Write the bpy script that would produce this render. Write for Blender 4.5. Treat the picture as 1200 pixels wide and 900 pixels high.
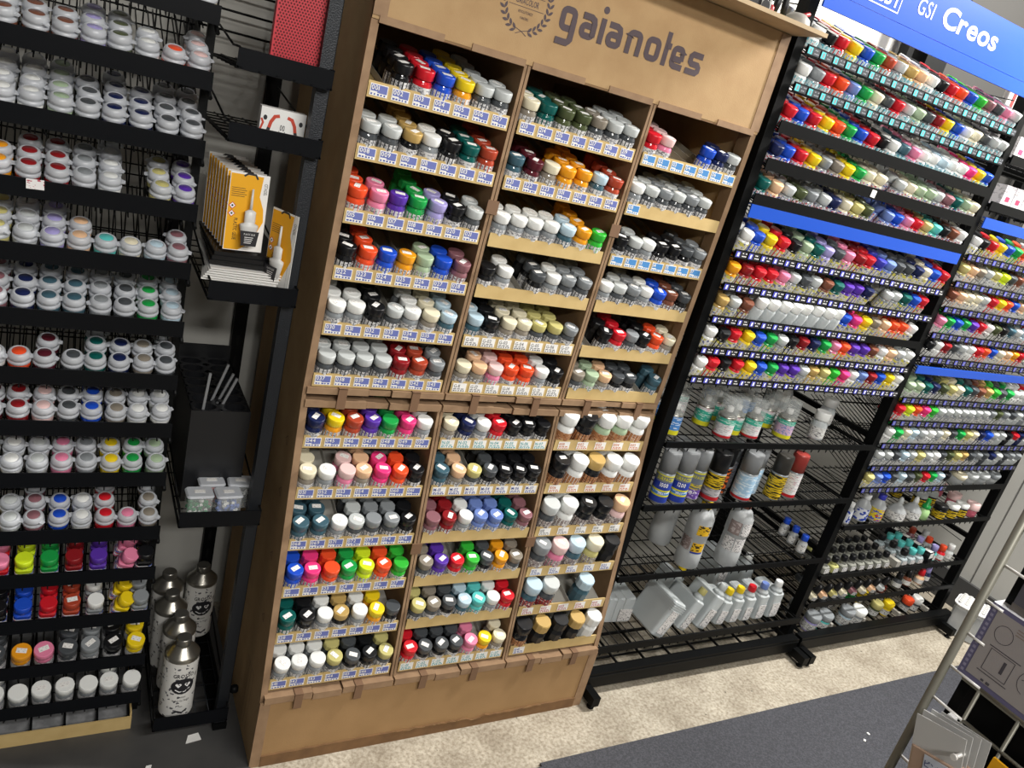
import bpy, math, random
import numpy as np
from mathutils import Matrix, Vector, Euler

random.seed(7)
SC = bpy.context.scene
for o in list(bpy.data.objects):
    bpy.data.objects.remove(o)
COL = SC.collection
R = math.radians

# ------------------------------------------------------------------ camera
CAM = Vector((-0.3765, -1.1485, 1.3269))
cam_d = bpy.data.cameras.new('camera')
cam = bpy.data.objects.new('camera', cam_d); COL.objects.link(cam)
cam_d.sensor_fit = 'HORIZONTAL'; cam_d.sensor_width = 36.0
cam_d.lens = 910.92 / 1200.0 * 36.0
cam_d.clip_start = 0.02
_r = Vector((0.8603, -0.4460, 0.2485)); _u = Vector((-0.0521, 0.4074, 0.9117)); _f = Vector((0.5080, 0.7965, -0.3279))
_f = _f.normalized(); _r = (_r - _f * _r.dot(_f)).normalized(); _u = _r.cross(_f)
cam.matrix_world = Matrix(((_r.x, _u.x, -_f.x, CAM.x), (_r.y, _u.y, -_f.y, CAM.y), (_r.z, _u.z, -_f.z, CAM.z), (0, 0, 0, 1)))
SC.camera = cam

# ------------------------------------------------------------------ world, lights, exposure
w = bpy.data.worlds.new('world'); SC.world = w; w.use_nodes = True
w.node_tree.nodes['Background'].inputs[0].default_value = (0.9, 0.95, 1.0, 1)
w.node_tree.nodes['Background'].inputs[1].default_value = 0.07
SC.view_settings.view_transform = 'Standard'
SC.view_settings.look = 'None'
SC.view_settings.exposure = 0.0
SC.view_settings.gamma = 1.0
SC.view_settings.use_curve_mapping = False


def area(name, loc, size, power, target, col=(1, 0.97, 0.92)):
    l = bpy.data.lights.new(name, 'AREA'); l.shape = 'RECTANGLE'; l.size, l.size_y = size
    l.energy = power; l.color = col
    o = bpy.data.objects.new(name, l); COL.objects.link(o); o.location = loc
    d = Vector(target) - Vector(loc)
    o.rotation_euler = d.to_track_quat('-Z', 'Y').to_euler()
    return o


area('ceiling_tube_right', (2.15, -0.34, 2.40), (0.12, 0.6), 78, (1.2, 0.1, 1.0))
area('fill_light_middle', (0.75, -1.9, 2.40), (1.2, 0.14), 36, (0.5, 0.1, 0.35))  # added frontal fill from behind the camera
area('fill_light_niche', (-0.2, -2.5, 2.20), (0.9, 0.14), 25, (-0.15, 0.3, 0.3))  # added fill lined up with the niche to brighten its back wall

# ------------------------------------------------------------------ colours and materials


def lin(h):
    c = [int(h[i:i + 2], 16) / 255 for i in (0, 2, 4)]
    return tuple((x / 12.92 if x <= 0.04045 else ((x + 0.055) / 1.055) ** 2.4) for x in c) + (1.0,)


PAL = {  # code: (word, colour)
    'W': ('white', 'eef0ee'), 'L': ('pale grey', 'c6cbcb'), 'G': ('grey', '8b9094'), 'D': ('dark grey', '4a4e52'),
    'K': ('black', '16171a'), 'R': ('red', 'd01f2c'), 'C': ('dark red', '8f1c22'), 'O': ('orange-red', 'f0522a'),
    'A': ('amber', 'f0a020'), 'Y': ('yellow', 'f2d21e'), 'l': ('lime', 'd8f02a'), 'E': ('green', '1fa04a'),
    'T': ('dark teal', '0f5a55'), 't': ('slate blue', '40606e'), 'S': ('pale blue', 'bcd4e2'), 's': ('sage', 'a9bf9f'),
    'B': ('blue', '1f4fc8'), 'N': ('navy', '1b2550'), 'V': ('violet', '5b35a8'), 'v': ('lavender', 'a79fd8'),
    'P': ('pink', 'ea86a8'), 'p': ('pale pink', 'ecc8c6'), 'H': ('hot pink', 'f03c82'), 'F': ('peach', 'eec29a'),
    'f': ('cream', 'e8e0c4'), 'b': ('brown', '7a4a38'), 'o': ('olive', '4d5638'), 'M': ('maroon', '571c28'),
    'm': ('mauve', '8d6068'), 'q': ('aqua', '5cc8c4'), 'g': ('gold', 'c0a060'), 'k': ('khaki', 'c8c07c'),
    'c': ('terracotta', 'b0452e'), 'e': ('bright green', '35b83a'), 'u': ('periwinkle', '7088c8'), 'x': ('taupe', '8c8478'),
    'i': ('violet blue', '3b3fb4'),
}
COLV = {k: lin(v[1]) for k, v in PAL.items()}
WORD = {k: v[0] for k, v in PAL.items()}
MATS = {}


def mat(name, base='808080', rough=0.5, metal=0.0, noise=None, obj=False, attr=False, spec=0.5, trans=0.0, coat=0.0, bump=None, ior=1.45):
    if name in MATS: return MATS[name]
    m = bpy.data.materials.new(name); m.use_nodes = True
    nt = m.node_tree; b = nt.nodes['Principled BSDF']
    c = lin(base)
    b.inputs['Base Color'].default_value = c
    b.inputs['Roughness'].default_value = rough
    b.inputs['Metallic'].default_value = metal
    b.inputs['Specular IOR Level'].default_value = spec
    b.inputs['Transmission Weight'].default_value = trans
    b.inputs['Coat Weight'].default_value = coat
    b.inputs['IOR'].default_value = ior
    src = None
    if obj:
        n = nt.nodes.new('ShaderNodeObjectInfo'); src = n.outputs['Color']
    if attr:
        n = nt.nodes.new('ShaderNodeAttribute'); n.attribute_name = 'Col'; src = n.outputs['Color']
    if src: nt.links.new(src, b.inputs['Base Color'])
    if noise:
        sc, c2, lo, hi = noise
        tc = nt.nodes.new('ShaderNodeTexCoord'); nz = nt.nodes.new('ShaderNodeTexNoise')
        nz.inputs['Scale'].default_value = sc; nz.inputs['Detail'].default_value = 6
        nt.links.new(tc.outputs['Object'], nz.inputs['Vector'])
        cr = nt.nodes.new('ShaderNodeValToRGB')
        cr.color_ramp.elements[0].position = lo; cr.color_ramp.elements[1].position = hi
        cr.color_ramp.elements[0].color = c; cr.color_ramp.elements[1].color = lin(c2)
        nt.links.new(nz.outputs['Fac'], cr.inputs['Fac'])
        nt.links.new(cr.outputs['Color'], b.inputs['Base Color'])
    if bump:
        sc, st = bump
        tc = nt.nodes.new('ShaderNodeTexCoord'); nz = nt.nodes.new('ShaderNodeTexNoise')
        nz.inputs['Scale'].default_value = sc; nz.inputs['Detail'].default_value = 4
        nt.links.new(tc.outputs['Object'], nz.inputs['Vector'])
        bp = nt.nodes.new('ShaderNodeBump'); bp.inputs['Strength'].default_value = st; bp.inputs['Distance'].default_value = 0.002
        nt.links.new(nz.outputs['Fac'], bp.inputs['Height']); nt.links.new(bp.outputs['Normal'], b.inputs['Normal'])
    MATS[name] = m
    return m


def print_mat(name, base, inks, scale=(90, 90, 260), thresh=0.55, rough=0.4, obj_band=False):
    """paper label with blocks of illegible print in one or two inks"""
    if name in MATS: return MATS[name]
    m = mat(name, base, rough)
    nt = m.node_tree; b = nt.nodes['Principled BSDF']
    tc = nt.nodes.new('ShaderNodeTexCoord'); mp = nt.nodes.new('ShaderNodeMapping')
    mp.inputs['Scale'].default_value = scale
    nt.links.new(tc.outputs['Object'], mp.inputs['Vector'])
    prev = None
    for i, (ink, th) in enumerate(inks):
        vz = nt.nodes.new('ShaderNodeTexVoronoi'); vz.distance = 'CHEBYCHEV'; vz.inputs['Scale'].default_value = 1.0 + 0.37 * i
        ad = nt.nodes.new('ShaderNodeVectorMath'); ad.operation = 'ADD'; ad.inputs[1].default_value = (i * 3.3, i * 1.7, i * 2.9)
        nt.links.new(mp.outputs[0], ad.inputs[0]); nt.links.new(ad.outputs[0], vz.inputs['Vector'])
        sp = nt.nodes.new('ShaderNodeSeparateColor'); nt.links.new(vz.outputs['Color'], sp.inputs[0])
        gt = nt.nodes.new('ShaderNodeMath'); gt.operation = 'GREATER_THAN'; gt.inputs[1].default_value = th
        nt.links.new(sp.outputs[0], gt.inputs[0])
        mx = nt.nodes.new('ShaderNodeMix'); mx.data_type = 'RGBA'
        nt.links.new(gt.outputs[0], mx.inputs[0])
        if prev is None: mx.inputs[6].default_value = lin(base)
        else: nt.links.new(prev, mx.inputs[6])
        mx.inputs[7].default_value = lin(ink)
        prev = mx.outputs[2]
    nt.links.new(prev, b.inputs['Base Color'])
    return m


M_CAP = mat('paint_cap_plastic', obj=True, rough=0.32)
M_GLASS = mat('paint_in_glass', obj=True, rough=0.12, coat=0.6)
M_DISC = mat('lid_disc_plastic', obj=True, rough=0.3)
M_STUFF = mat('coloured_plastic', attr=True, rough=0.33)
M_KRAFT = mat('kraft_board', 'b3946b', 0.8, noise=(26, 'ab8b63', 0.35, 0.7), bump=(400, 0.12))
M_KRAFT2 = mat('kraft_tray_board', 'cfb47c', 0.75, noise=(30, 'c4a870', 0.35, 0.7))
M_KEDGE = mat('kraft_edge', '9c7f62', 0.8, noise=(40, '8c7056', 0.35, 0.7))
M_KIN = mat('kraft_inside', '86694a', 0.85, noise=(22, '7a5f42', 0.35, 0.7))
M_KDARK = mat('kraft_strap', '7c5f48', 0.7)
M_INK = mat('printed_ink', '55494e', 0.7)
M_BLACK = mat('black_metal', '0b0c0d', 0.45, spec=0.14)
M_BLACK2 = mat('black_rack_metal', '090a0b', 0.5, spec=0.2)
M_LIP = mat('dark_shelf_metal', '0d0f13', 0.32, spec=0.16)
M_WIRE = mat('black_wire', '060708', 0.5, spec=0.2)
M_HAMMER = mat('hammered_grey_metal', '23262b', 0.38, metal=0.3, bump=(500, 0.5))
M_DIV = mat('grey_lane_plastic', 'b3b0a8', 0.5)
M_WHITEP = mat('white_paper', 'f2f1ee', 0.6)
M_STICK = print_mat('price_sticker_paper', 'f6f5f2', [('d2cecc', 0.84)], (500, 900, 500))
M_LABEL = print_mat('jar_label_paper', 'e4e4e4', [('77777c', 0.84), ('aeaeb4', 0.8)], (240, 240, 420))
M_LABO = print_mat('orange_jar_label', 'b57c52', [('d8ac88', 0.76), ('8a5638', 0.85)], (220, 220, 420))
M_LABP = print_mat('grey_jar_label', 'a59a98', [('e8e4e0', 0.75), ('5d4a4a', 0.85)], (260, 260, 420))
M_LABR = print_mat('red_jar_label', '9d2a30', [('e8d6d2', 0.8)], (260, 260, 420))
M_LABT = print_mat('aqua_bottle_label', 'cfe6ea', [('6fbccc', 0.72), ('d87070', 0.93)], (260, 260, 420))
M_LABS = print_mat('flag_bottle_label', 'e8e6ec', [('5068b8', 0.76), ('d05060', 0.86)], (170, 170, 300))
M_LABY = print_mat('yellow_bottle_label', 'dddbd2', [('d8d060', 0.66), ('7078a8', 0.9)], (130, 130, 260))
M_LABW = print_mat('white_bottle_label', 'e4e4e2', [('6a6a70', 0.82), ('c8c8c4', 0.7)], (230, 230, 420))
M_LID = mat('milky_lid_plastic', 'dde1e8', 0.3, trans=0.3)
M_BLK_LABEL = print_mat('black_pot_label', '101114', [('8f9094', 0.88)], (330, 330, 420))
M_TAGBLUE = mat('blue_tag_ink', '6a74b4', 0.6)
M_TAGB2 = mat('deep_blue_tag_ink', '3f50a0', 0.6)
M_TAGTEAL = mat('teal_tag_ink', '3aa0a8', 0.6)
M_TAGGOLD = mat('gold_tag_ink', 'b09a48', 0.6)
M_TAGORANGE = mat('orange_tag_ink', 'c8662a', 0.6)
M_TAGGREY = mat('grey_tag_ink', '6c6c70', 0.6)
M_TAGRED = mat('red_tag_ink', 'b84a5a', 0.6)
M_TAGSKY = mat('sky_tag_ink', '4a8ac8', 0.6)
M_CYAN = mat('cyan_tag_print', '4cc9d0', 0.5)
M_TDARK = mat('dark_tag_print', '3c4046', 0.5)
M_TBLUE = mat('indigo_tag_print', '4a4ec0', 0.5)
M_TBLACK = mat('black_tag_print', '26262a', 0.5)
M_TGREY = mat('grey_tag_print', '8d8f96', 0.5)
M_BLUE = mat('blue_sign_plastic', '1a55cc', 0.35)
M_BLUE2 = mat('blue_strip_plastic', '1a50c0', 0.35)
M_WHITE = mat('white_print', 'fbfbfb', 0.5)
M_CHROME = mat('dull_chrome', '8f8d82', 0.45, metal=0.35)
M_CHROME2 = mat('bright_chrome', 'eceae6', 0.3, metal=0.1)
M_SILVER = mat('brushed_tin', 'a8a59c', 0.3, metal=0.9)
M_CLEAR = mat('clear_plastic', 'e8eeee', 0.08)
M_CLEAR.node_tree.nodes['Principled BSDF'].inputs['Alpha'].default_value = 0.28
M_MILK = mat('milky_plastic', 'dfe6e8', 0.4, trans=0.35)
M_MILK2 = mat('translucent_bottle_plastic', 'd4d8da', 0.35, trans=0.45)
M_YELLOW = mat('yellow_card', 'f0ae1a', 0.45)
M_SILV_PLA = mat('silver_cap_plastic', '9aa0a4', 0.3, metal=0.3)
M_WALL = mat('grey_wall_paint', 'c9c8c2', 0.7, noise=(3, 'c0bfb9', 0.4, 0.6))
M_PANEL = mat('white_wall_panel', 'eceae4', 0.6)
M_DKWALL = mat('dark_wall', '3a3937', 0.8)
M_CEIL = mat('dark_ceiling', '2b2a28', 0.9)


# ------------------------------------------------------------------ mesh builder
class MB:
    def __init__(s): s.v = []; s.f = []; s.m = []; s.sm = []; s.T = None

    def add(s, vs, fs, m=0, smooth=False, T=None):
        b = len(s.v)
        for p in vs:
            p = Vector(p)
            if T is not None: p = T @ p
            if s.T is not None: p = s.T @ p
            s.v.append(p[:])
        for f in fs:
            s.f.append([i + b for i in f]); s.m.append(m); s.sm.append(smooth)
        return s

    def box(s, x0, x1, y0, y1, z0, z1, m=0, T=None):
        vs = [(x, y, z) for x in (x0, x1) for y in (y0, y1) for z in (z0, z1)]
        return s.add(vs, [(0, 1, 3, 2), (4, 6, 7, 5), (0, 4, 5, 1), (2, 3, 7, 6), (0, 2, 6, 4), (1, 5, 7, 3)], m, False, T)

    def rbox(s, x0, x1, y0, y1, z0, z1, r, m=0, T=None, n=3, ch=None):
        """box with rounded vertical edges and a small chamfer on top"""
        ch = r * 0.4 if ch is None else ch
        def ring(ins, z):
            pts = []
            for cx, cy, a0 in ((x1 - r, y1 - r, 0), (x0 + r, y1 - r, 90), (x0 + r, y0 + r, 180), (x1 - r, y0 + r, 270)):
                for k in range(n + 1):
                    a = R(a0 + 90 * k / n); pts.append((cx + (r - ins) * math.cos(a), cy + (r - ins) * math.sin(a), z))
            return pts
        rings = [ring(ch, z0), ring(0, z0 + ch), ring(0, z1 - ch), ring(ch, z1)]
        N = len(rings[0]); vs = sum(rings, [])
        fs = [tuple(reversed(range(N)))]
        for k in range(3):
            for i in range(N):
                j = (i + 1) % N; fs.append((k * N + i, k * N + j, (k + 1) * N + j, (k + 1) * N + i))
        fs.append(tuple(range(3 * N, 4 * N)))
        return s.add(vs, fs, m, False, T)

    def lathe(s, prof, n=16, m=0, T=None, cap0=True, cap1=True, smooth=True, mats=None, ribs=0.0):
        vs = []; fs = []
        for k, (r, z) in enumerate(prof):
            for i in range(n):
                a = 2 * math.pi * i / n
                rr = r * (1 - (ribs if i % 2 else 0))
                vs.append((rr * math.cos(a), rr * math.sin(a), z))
        base = len(s.v)
        s.add(vs, [], m, smooth, T)
        for k in range(len(prof) - 1):
            mm = mats[k] if mats else m
            for i in range(n):
                j = (i + 1) % n
                s.f.append([base + k * n + i, base + k * n + j, base + (k + 1) * n + j, base + (k + 1) * n + i]); s.m.append(mm); s.sm.append(smooth)
        if cap0: s.f.append([base + i for i in reversed(range(n))]); s.m.append(mats[0] if mats else m); s.sm.append(False)
        if cap1: s.f.append([base + (len(prof) - 1) * n + i for i in range(n)]); s.m.append(mats[-1] if mats else m); s.sm.append(False)
        return s

    def tube(s, p, q, r, n=5, m=0):
        p = Vector(p); q = Vector(q); d = q - p; L = d.length
        T = Matrix.Translation(p) @ d.to_track_quat('Z', 'Y').to_matrix().to_4x4()
        return s.lathe([(r, 0), (r, L)], n, m, T)

    def path(s, pts, r, n=5, m=0):
        for a, b in zip(pts[:-1], pts[1:]): s.tube(a, b, r, n, m)
        return s

    def ribbon(s, pts, wd, m=0, T=None, closed=False):
        """flat mitred ribbon in the local XY plane"""
        P = [Vector((p[0], p[1])) for p in pts]; N = len(P); L = []; Q = []
        for i in range(N):
            a = P[i - 1] if (i > 0 or closed) else None
            b = P[(i + 1) % N] if (i < N - 1 or closed) else None
            d1 = (P[i] - a).normalized() if a is not None else None
            d2 = (b - P[i]).normalized() if b is not None else None
            if d1 is None: d1 = d2
            if d2 is None: d2 = d1
            n1 = Vector((-d1.y, d1.x)); n2 = Vector((-d2.y, d2.x)); nn = (n1 + n2)
            nn = nn.normalized() if nn.length > 1e-6 else n1
            k = 1 / max(0.5, nn.dot(n1)); h = wd / 2 * k
            L.append(P[i] + nn * h); Q.append(P[i] - nn * h)
        vs = [(p.x, p.y, 0) for p in L] + [(p.x, p.y, 0) for p in Q]
        fs = []
        for i in range(N if closed else N - 1):
            j = (i + 1) % N; fs.append((i, N + i, N + j, j))
        return s.add(vs, fs, m, False, T)

    def mesh(s, name, mats):
        me = bpy.data.meshes.new(name)
        me.from_pydata(s.v, [], s.f)
        for mm in mats: me.materials.append(mm)
        if me.polygons:
            me.polygons.foreach_set('material_index', s.m)
            me.polygons.foreach_set('use_smooth', s.sm)
        me.update()
        return me


def tag(o, label=None, cat=None, group=None, kind=None):
    if label: o['label'] = label
    if cat: o['category'] = cat
    if group: o['group'] = group
    if kind: o['kind'] = kind
    return o


def thing(name, label, cat, loc=(0, 0, 0), rot=(0, 0, 0), group=None):
    o = bpy.data.objects.new(name, None); COL.objects.link(o)
    o.empty_display_size = 0.02
    o.location = loc; o.rotation_euler = rot
    return tag(o, label, cat, group)


def obj(name, me, parent=None, mats=None, loc=None, rot=None, color=None, kind=None):
    if isinstance(me, MB): me = me.mesh(name, mats if isinstance(mats, (list, tuple)) else [mats])
    o = bpy.data.objects.new(name, me); COL.objects.link(o)
    if parent is not None: o.parent = parent
    if loc is not None: o.location = loc
    if rot is not None: o.rotation_euler = rot
    if color is not None: o.color = color
    if kind: o['kind'] = kind
    return o


def struct(name, mb, mats): return obj(name, mb, None, mats, kind='structure')


# ---- lettering: glyphs of the built-in font as flat meshes
GL = {}


def glyph(c, off=0.0, res=2):
    k = (c, off, res)
    if k in GL: return GL[k]
    cu = bpy.data.curves.new('glyph', 'FONT'); cu.body = c; cu.size = 1.0; cu.resolution_u = res; cu.offset = off
    o = bpy.data.objects.new('glyph', cu); COL.objects.link(o)
    dg = bpy.context.evaluated_depsgraph_get(); dg.update()
    me = o.evaluated_get(dg).to_mesh()
    vs = [tuple(v.co[:2]) for v in me.vertices]; fs = [tuple(p.vertices) for p in me.polygons]
    o.evaluated_get(dg).to_mesh_clear()
    bpy.data.objects.remove(o); bpy.data.curves.remove(cu)
    wdt = (max(v[0] for v in vs) if vs else 0.3)
    x0 = (min(v[0] for v in vs) if vs else 0.0)
    GL[k] = (vs, fs, x0, wdt)
    return GL[k]


def text(mb, s, size, m=0, T=None, off=0.0, sx=1.0, gap=0.09, center=False, shear=0.0, res=2):
    """adds text lying in local XY of T, baseline at y=0"""
    x = 0.0; items = []
    for c in s:
        if c == ' ': x += 0.35; continue
        vs, fs, x0, x1 = glyph(c, off, res)
        items.append((vs, fs, x - x0)); x += (x1 - x0) + gap
    wtot = (x - gap) * sx * size
    ox = -wtot / 2 if center else 0
    for vs, fs, dx in items:
        mb.add([(ox + (vx + dx) * sx * size + shear * vy * size, vy * size, 0) for vx, vy in vs], fs, m, False, T)
    return wtot


def front_T(x, y, z):
    """local XY -> world X,Z on a plane facing -Y"""
    return Matrix.Translation((x, y, z)) @ Matrix(((1, 0, 0, 0), (0, 0, -1, 0), (0, 1, 0, 0), (0, 0, 0, 1)))


ORD = ['first', 'second', 'third', 'fourth', 'fifth', 'sixth', 'seventh', 'eighth', 'ninth', 'tenth', 'eleventh', 'twelfth', 'thirteenth',
       'fourteenth', 'fifteenth', 'sixteenth', 'seventeenth', 'eighteenth', 'nineteenth', 'twentieth', 'twenty-first', 'twenty-second', 'twenty-third', 'twenty-fourth']

# ------------------------------------------------------------------ room
B = MB(); B.box(-1.6, 2.62, -3.0, 0.52, -0.1, 0.0)
mfl = mat('concrete_floor', 'bdb3a0', 0.75)
nt = mfl.node_tree; bs = nt.nodes['Principled BSDF']; tc = nt.nodes.new('ShaderNodeTexCoord')
def nz(scale, detail=8, rough=0.6):
    n = nt.nodes.new('ShaderNodeTexNoise'); n.inputs['Scale'].default_value = scale; n.inputs['Detail'].default_value = detail
    n.inputs['Roughness'].default_value = rough; nt.links.new(tc.outputs['Object'], n.inputs['Vector']); return n
def ramp(src, a, ca, b, cb):
    r = nt.nodes.new('ShaderNodeValToRGB'); e = r.color_ramp.elements
    e[0].position = a; e[1].position = b; e[0].color = lin(ca); e[1].color = lin(cb); nt.links.new(src, r.inputs[0]); return r
def mix(f, a, b):
    m_ = nt.nodes.new('ShaderNodeMix'); m_.data_type = 'RGBA'; m_.blend_type = 'MULTIPLY'; m_.inputs[0].default_value = f
    nt.links.new(a, m_.inputs[6]); nt.links.new(b, m_.inputs[7]); return m_.outputs[2]
c1 = ramp(nz(9).outputs['Fac'], 0.34, 'aaa08f', 0.66, 'cfc7b6')
c2 = ramp(nz(120, 4).outputs['Fac'], 0.30, 'a89e90', 0.62, 'ffffff')
c3 = ramp(nz(48, 1, .4).outputs['Fac'], 0.2, '4a4238', 0.225, 'ffffff')
o_ = mix(0.8, mix(0.8, c1.outputs[0], c2.outputs[0]), c3.outputs[0])
nt.links.new(o_, bs.inputs['Base Color'])
bp = nt.nodes.new('ShaderNodeBump'); bp.inputs['Strength'].default_value = 0.5; bp.inputs['Distance'].default_value = 0.004
nt.links.new(nz(55).outputs['Fac'], bp.inputs['Height']); nt.links.new(bp.outputs['Normal'], bs.inputs['Normal'])
struct('floor', B, mfl)
B = MB(); B.box(-1.6, 2.62, 0.52, 0.6, 0, 2.7); struct('wall_back', B, M_WALL)
B = MB(); B.box(2.62, 2.7, -3.0, 0.6, 0, 2.7); struct('wall_right', B, M_WALL)
B = MB(); B.box(-1.68, -1.6, -3.0, 0.6, 0, 2.7); struct('wall_left', B, M_DKWALL)
B = MB(); B.box(-1.68, 2.7, -3.08, -3.0, 0, 2.7); struct('wall_front', B, M_WALL)
B = MB(); B.box(-1.68, 2.7, -3.08, 0.6, 2.7, 2.78); struct('ceiling', B, M_CEIL)
B = MB(); B.box(2.605, 2.62, -3.0, 0.52, 0, 0.12); struct('baseboard_right', B, mat('dark_skirting', '4a4a4a', 0.7))
B = MB(); B.box(2.617, 2.62, 0.1, 0.103, 0.12, 2.7); struct('trim_1', B, mat('seam', '6e6d6a', 0.8))
# white panel, dark column and a dark sheet painting in wall shade behind the right rack
B = MB(); B.box(0.80, 1.64, 0.512, 0.52, 1.45, 2.3); struct('trim_2', B, M_PANEL)
B = MB(); B.box(1.655, 1.745, 0.42, 0.52, 1.3, 2.7); struct('trim_3', B, M_BLACK2)
B = MB(); B.box(1.745, 2.62, 0.505, 0.52, 0.9, 2.7); struct('wall_shade', B, M_DKWALL)
# floor coverings
mcarp = mat('carpet_pile', '44454a', 0.95, noise=(240, '585960', 0.4, 0.65), bump=(700, 0.9))
B = MB(); B.box(0.60, 2.6, -2.6, -0.142, 0.0, 0.006); B.box(0.32, 0.60, -2.6, -0.152, 0.0, 0.006)
tag(obj('carpet', B, None, mcarp), 'dark grey carpet covering the aisle in front of the racks', 'carpet')
B = MB(); B.box(-1.5, -0.002, -1.2, 0.5, 0.0, 0.004)
tag(obj('floor_mat', B, None, mat('smoked_floor_sheet', '434344', 0.5, noise=(7, '545352', 0.35, 0.65))), 'dark grey floor sheet under the black pot rack at left', 'mat')
B = MB(); B.add([(0, 0, 0), (.03, .004, 0), (.026, .022, 0.001), (.006, .018, 0.002)], [(0, 1, 2, 3)])
B.add([(0, 0, .0006), (.03, .004, .0006), (.026, .022, 0.0016), (.006, .018, 0.0026)], [(0, 1, 2, 3)])
tag(obj('paper_scrap', B, None, M_WHITEP, loc=(-0.112, 0.082, 0.0045)), 'torn white paper scrap on the floor under the bottom wire basket', 'scrap')
B = MB(); B.add([(0, 0, 0), (.012, .003, 0), (.014, .01, 0.001), (.004, .009, 0.002)], [(0, 1, 2, 3)])
tag(obj('paper_scrap', B, None, M_WHITEP, loc=(-0.19, 0.035, 0.0045)), 'tiny white crumb of paper on the dark floor near the photo bottom', 'scrap')

for k, (x, y) in enumerate(((1.545, -.30), (1.580, -.285))):
    B = MB(); B.box(-.004, .004, -.003, .003, 0, .002, 0, Matrix.Rotation(.6 + k, 4, 'Z'))
    tag(obj('paper_crumb', B, None, M_WHITEP, loc=(x, y, .0065)), ('larger', 'smaller')[k] + ' white crumb lying on the dark carpet before the rack', 'crumb')

# ------------------------------------------------------------------ cardboard display
DB = Vector((0.397, 0.24, 0.0))
DISP = thing('cardboard_display', 'tall brown cardboard display with three columns of paint trays and a printed header', 'display', DB)


def yf(z): return float(np.interp(z, [0, .171, .781, 1.392], [0.0, .004, .08, .065]))


def dpart(name, mb, mats, parent=None, kind=None):
    return obj(name, mb, parent or DISP, mats, loc=(-DB if parent is None else None), kind=kind)


def profile_panel(x0, x1, zs, yback):
    """upright board following the display's front profile"""
    mb = MB()
    pts = [(yf(z) + 0.0, z) for z in zs]
    poly = pts + [(yback, zs[-1]), (yback, zs[0])]
    n = len(poly)
    vs = [(x0, y, z) for y, z in poly] + [(x1, y, z) for y, z in poly]
    fs = [tuple(range(n)), tuple(reversed(range(n, 2 * n)))]
    mb.add(vs, fs, 0)
    for i in range(n):
        j = (i + 1) % n
        mb.add([vs[i], vs[n + i], vs[n + j], vs[j]], [(0, 1, 2, 3)], 1 if i < len(pts) - 1 else 0)
    return mb


WX = [0.0, 0.265, 0.534, 0.7935]
dpart('side_panel', profile_panel(-0.004, 0.003, [0, .171, .781, 1.392, 1.578], .43), [M_KRAFT, M_KEDGE])
dpart('side_panel', profile_panel(0.7905, 0.7975, [0, .171, .781, 1.392, 1.578], .43), [M_KRAFT, M_KEDGE])
for x in WX[1:3]:
    for za, zb in (([.171, .765]), ([.781, 1.392])):
        dpart('divider_panel', profile_panel(x - .0062, x - .0008, [za, zb], .42), [M_KIN, M_KEDGE])
        dpart('divider_panel', profile_panel(x + .0008, x + .0062, [za, zb], .42), [M_KIN, M_KEDGE])
for xa in (0.003, 0.785):
    for za, zb in (([.171, .765]), ([.781, 1.392])):
        dpart('edge_strip', profile_panel(xa, xa + .0055, [za, zb], .10 if xa > .5 else .42), [M_KIN, M_KEDGE])
B = MB(); B.box(0.003, 0.7905, .424, .43, 0, 1.578); dpart('back_panel', B, M_KIN)
# header
B = MB(); B.box(-0.004, 0.7975, .063, .069, 1.392, 1.578); HEAD = dpart('header_board', B, M_KRAFT)
for xa, xb in ((0.7745, 0.7978), (-0.0042, 0.018)):
    B = MB(); B.box(xa, xb, .0615, .0632, 1.397, 1.577); dpart('side_fold', B, M_KEDGE, HEAD)
for k in range(3):
    a, b = WX[k] + .007, WX[k + 1] - .007
    for xa, xb in ((a, a + .105), (b - .098, b)):
        B = MB(); B.box(xa, xb, .061, .075, 1.388, 1.399); dpart('header_flap', B, M_KEDGE)
    B = MB(); B.box(a + .105, b - .098, .0635, .08, 1.3885, 1.392); dpart('header_flap', B, M_KIN)
# middle and bottom rails, each bay its own flaps and straps
for k in range(3):
    a, b = WX[k] + .002, WX[k + 1] - .002
    for z0, z1, y0 in ((.7825, .7945, .0745), (.7575, .7705, .0735)):
        for xa, xb in ((a, a + .112), (a + .114, a + .155), (a + .157, b)):
            B = MB(); mid = xa > a + .113 and xb < b - .05
            B.box(xa, xb, y0 + (.004 if mid else 0), y0 + .03, z0, z1 - (.002 if mid else 0)); dpart('rail_flap', B, M_KEDGE)
    for xs in (.063, .203):
        B = MB(); B.box(a + xs - .008, a + xs + .008, .0705, .0745, .7565, .7955); B.box(a + xs - .008, a + xs + .008, .0705, .10, .7945, .7965)
        dpart('lock_strap', B, M_KDARK)
    for xa, xb, dz in ((a, a + .092, 0), (a + .094, a + .152, -.004), (a + .154, b, 0)):
        B = MB(); B.box(xa, xb, -.006, .03, .163 + dz, .1785 + dz); dpart('rail_flap', B, M_KEDGE)
    for xs in (.065, .187):
        B = MB(); B.box(a + xs - .008, a + xs + .008, -.0085, -.006, .145, .179); B.box(a + xs - .008, a + xs + .008, -.0085, .02, .1785, .1803)
        dpart('lock_strap', B, M_KDARK)
for xx in (0, .265, .534):
    for z in (1.155, .47):
        if xx == 0: continue
        B = MB(); B.box(xx - .011, xx + .011, yf(z) - .003, yf(z) - .0005, z - .012, z + .012); dpart('lock_strap', B, M_KDARK)
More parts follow.
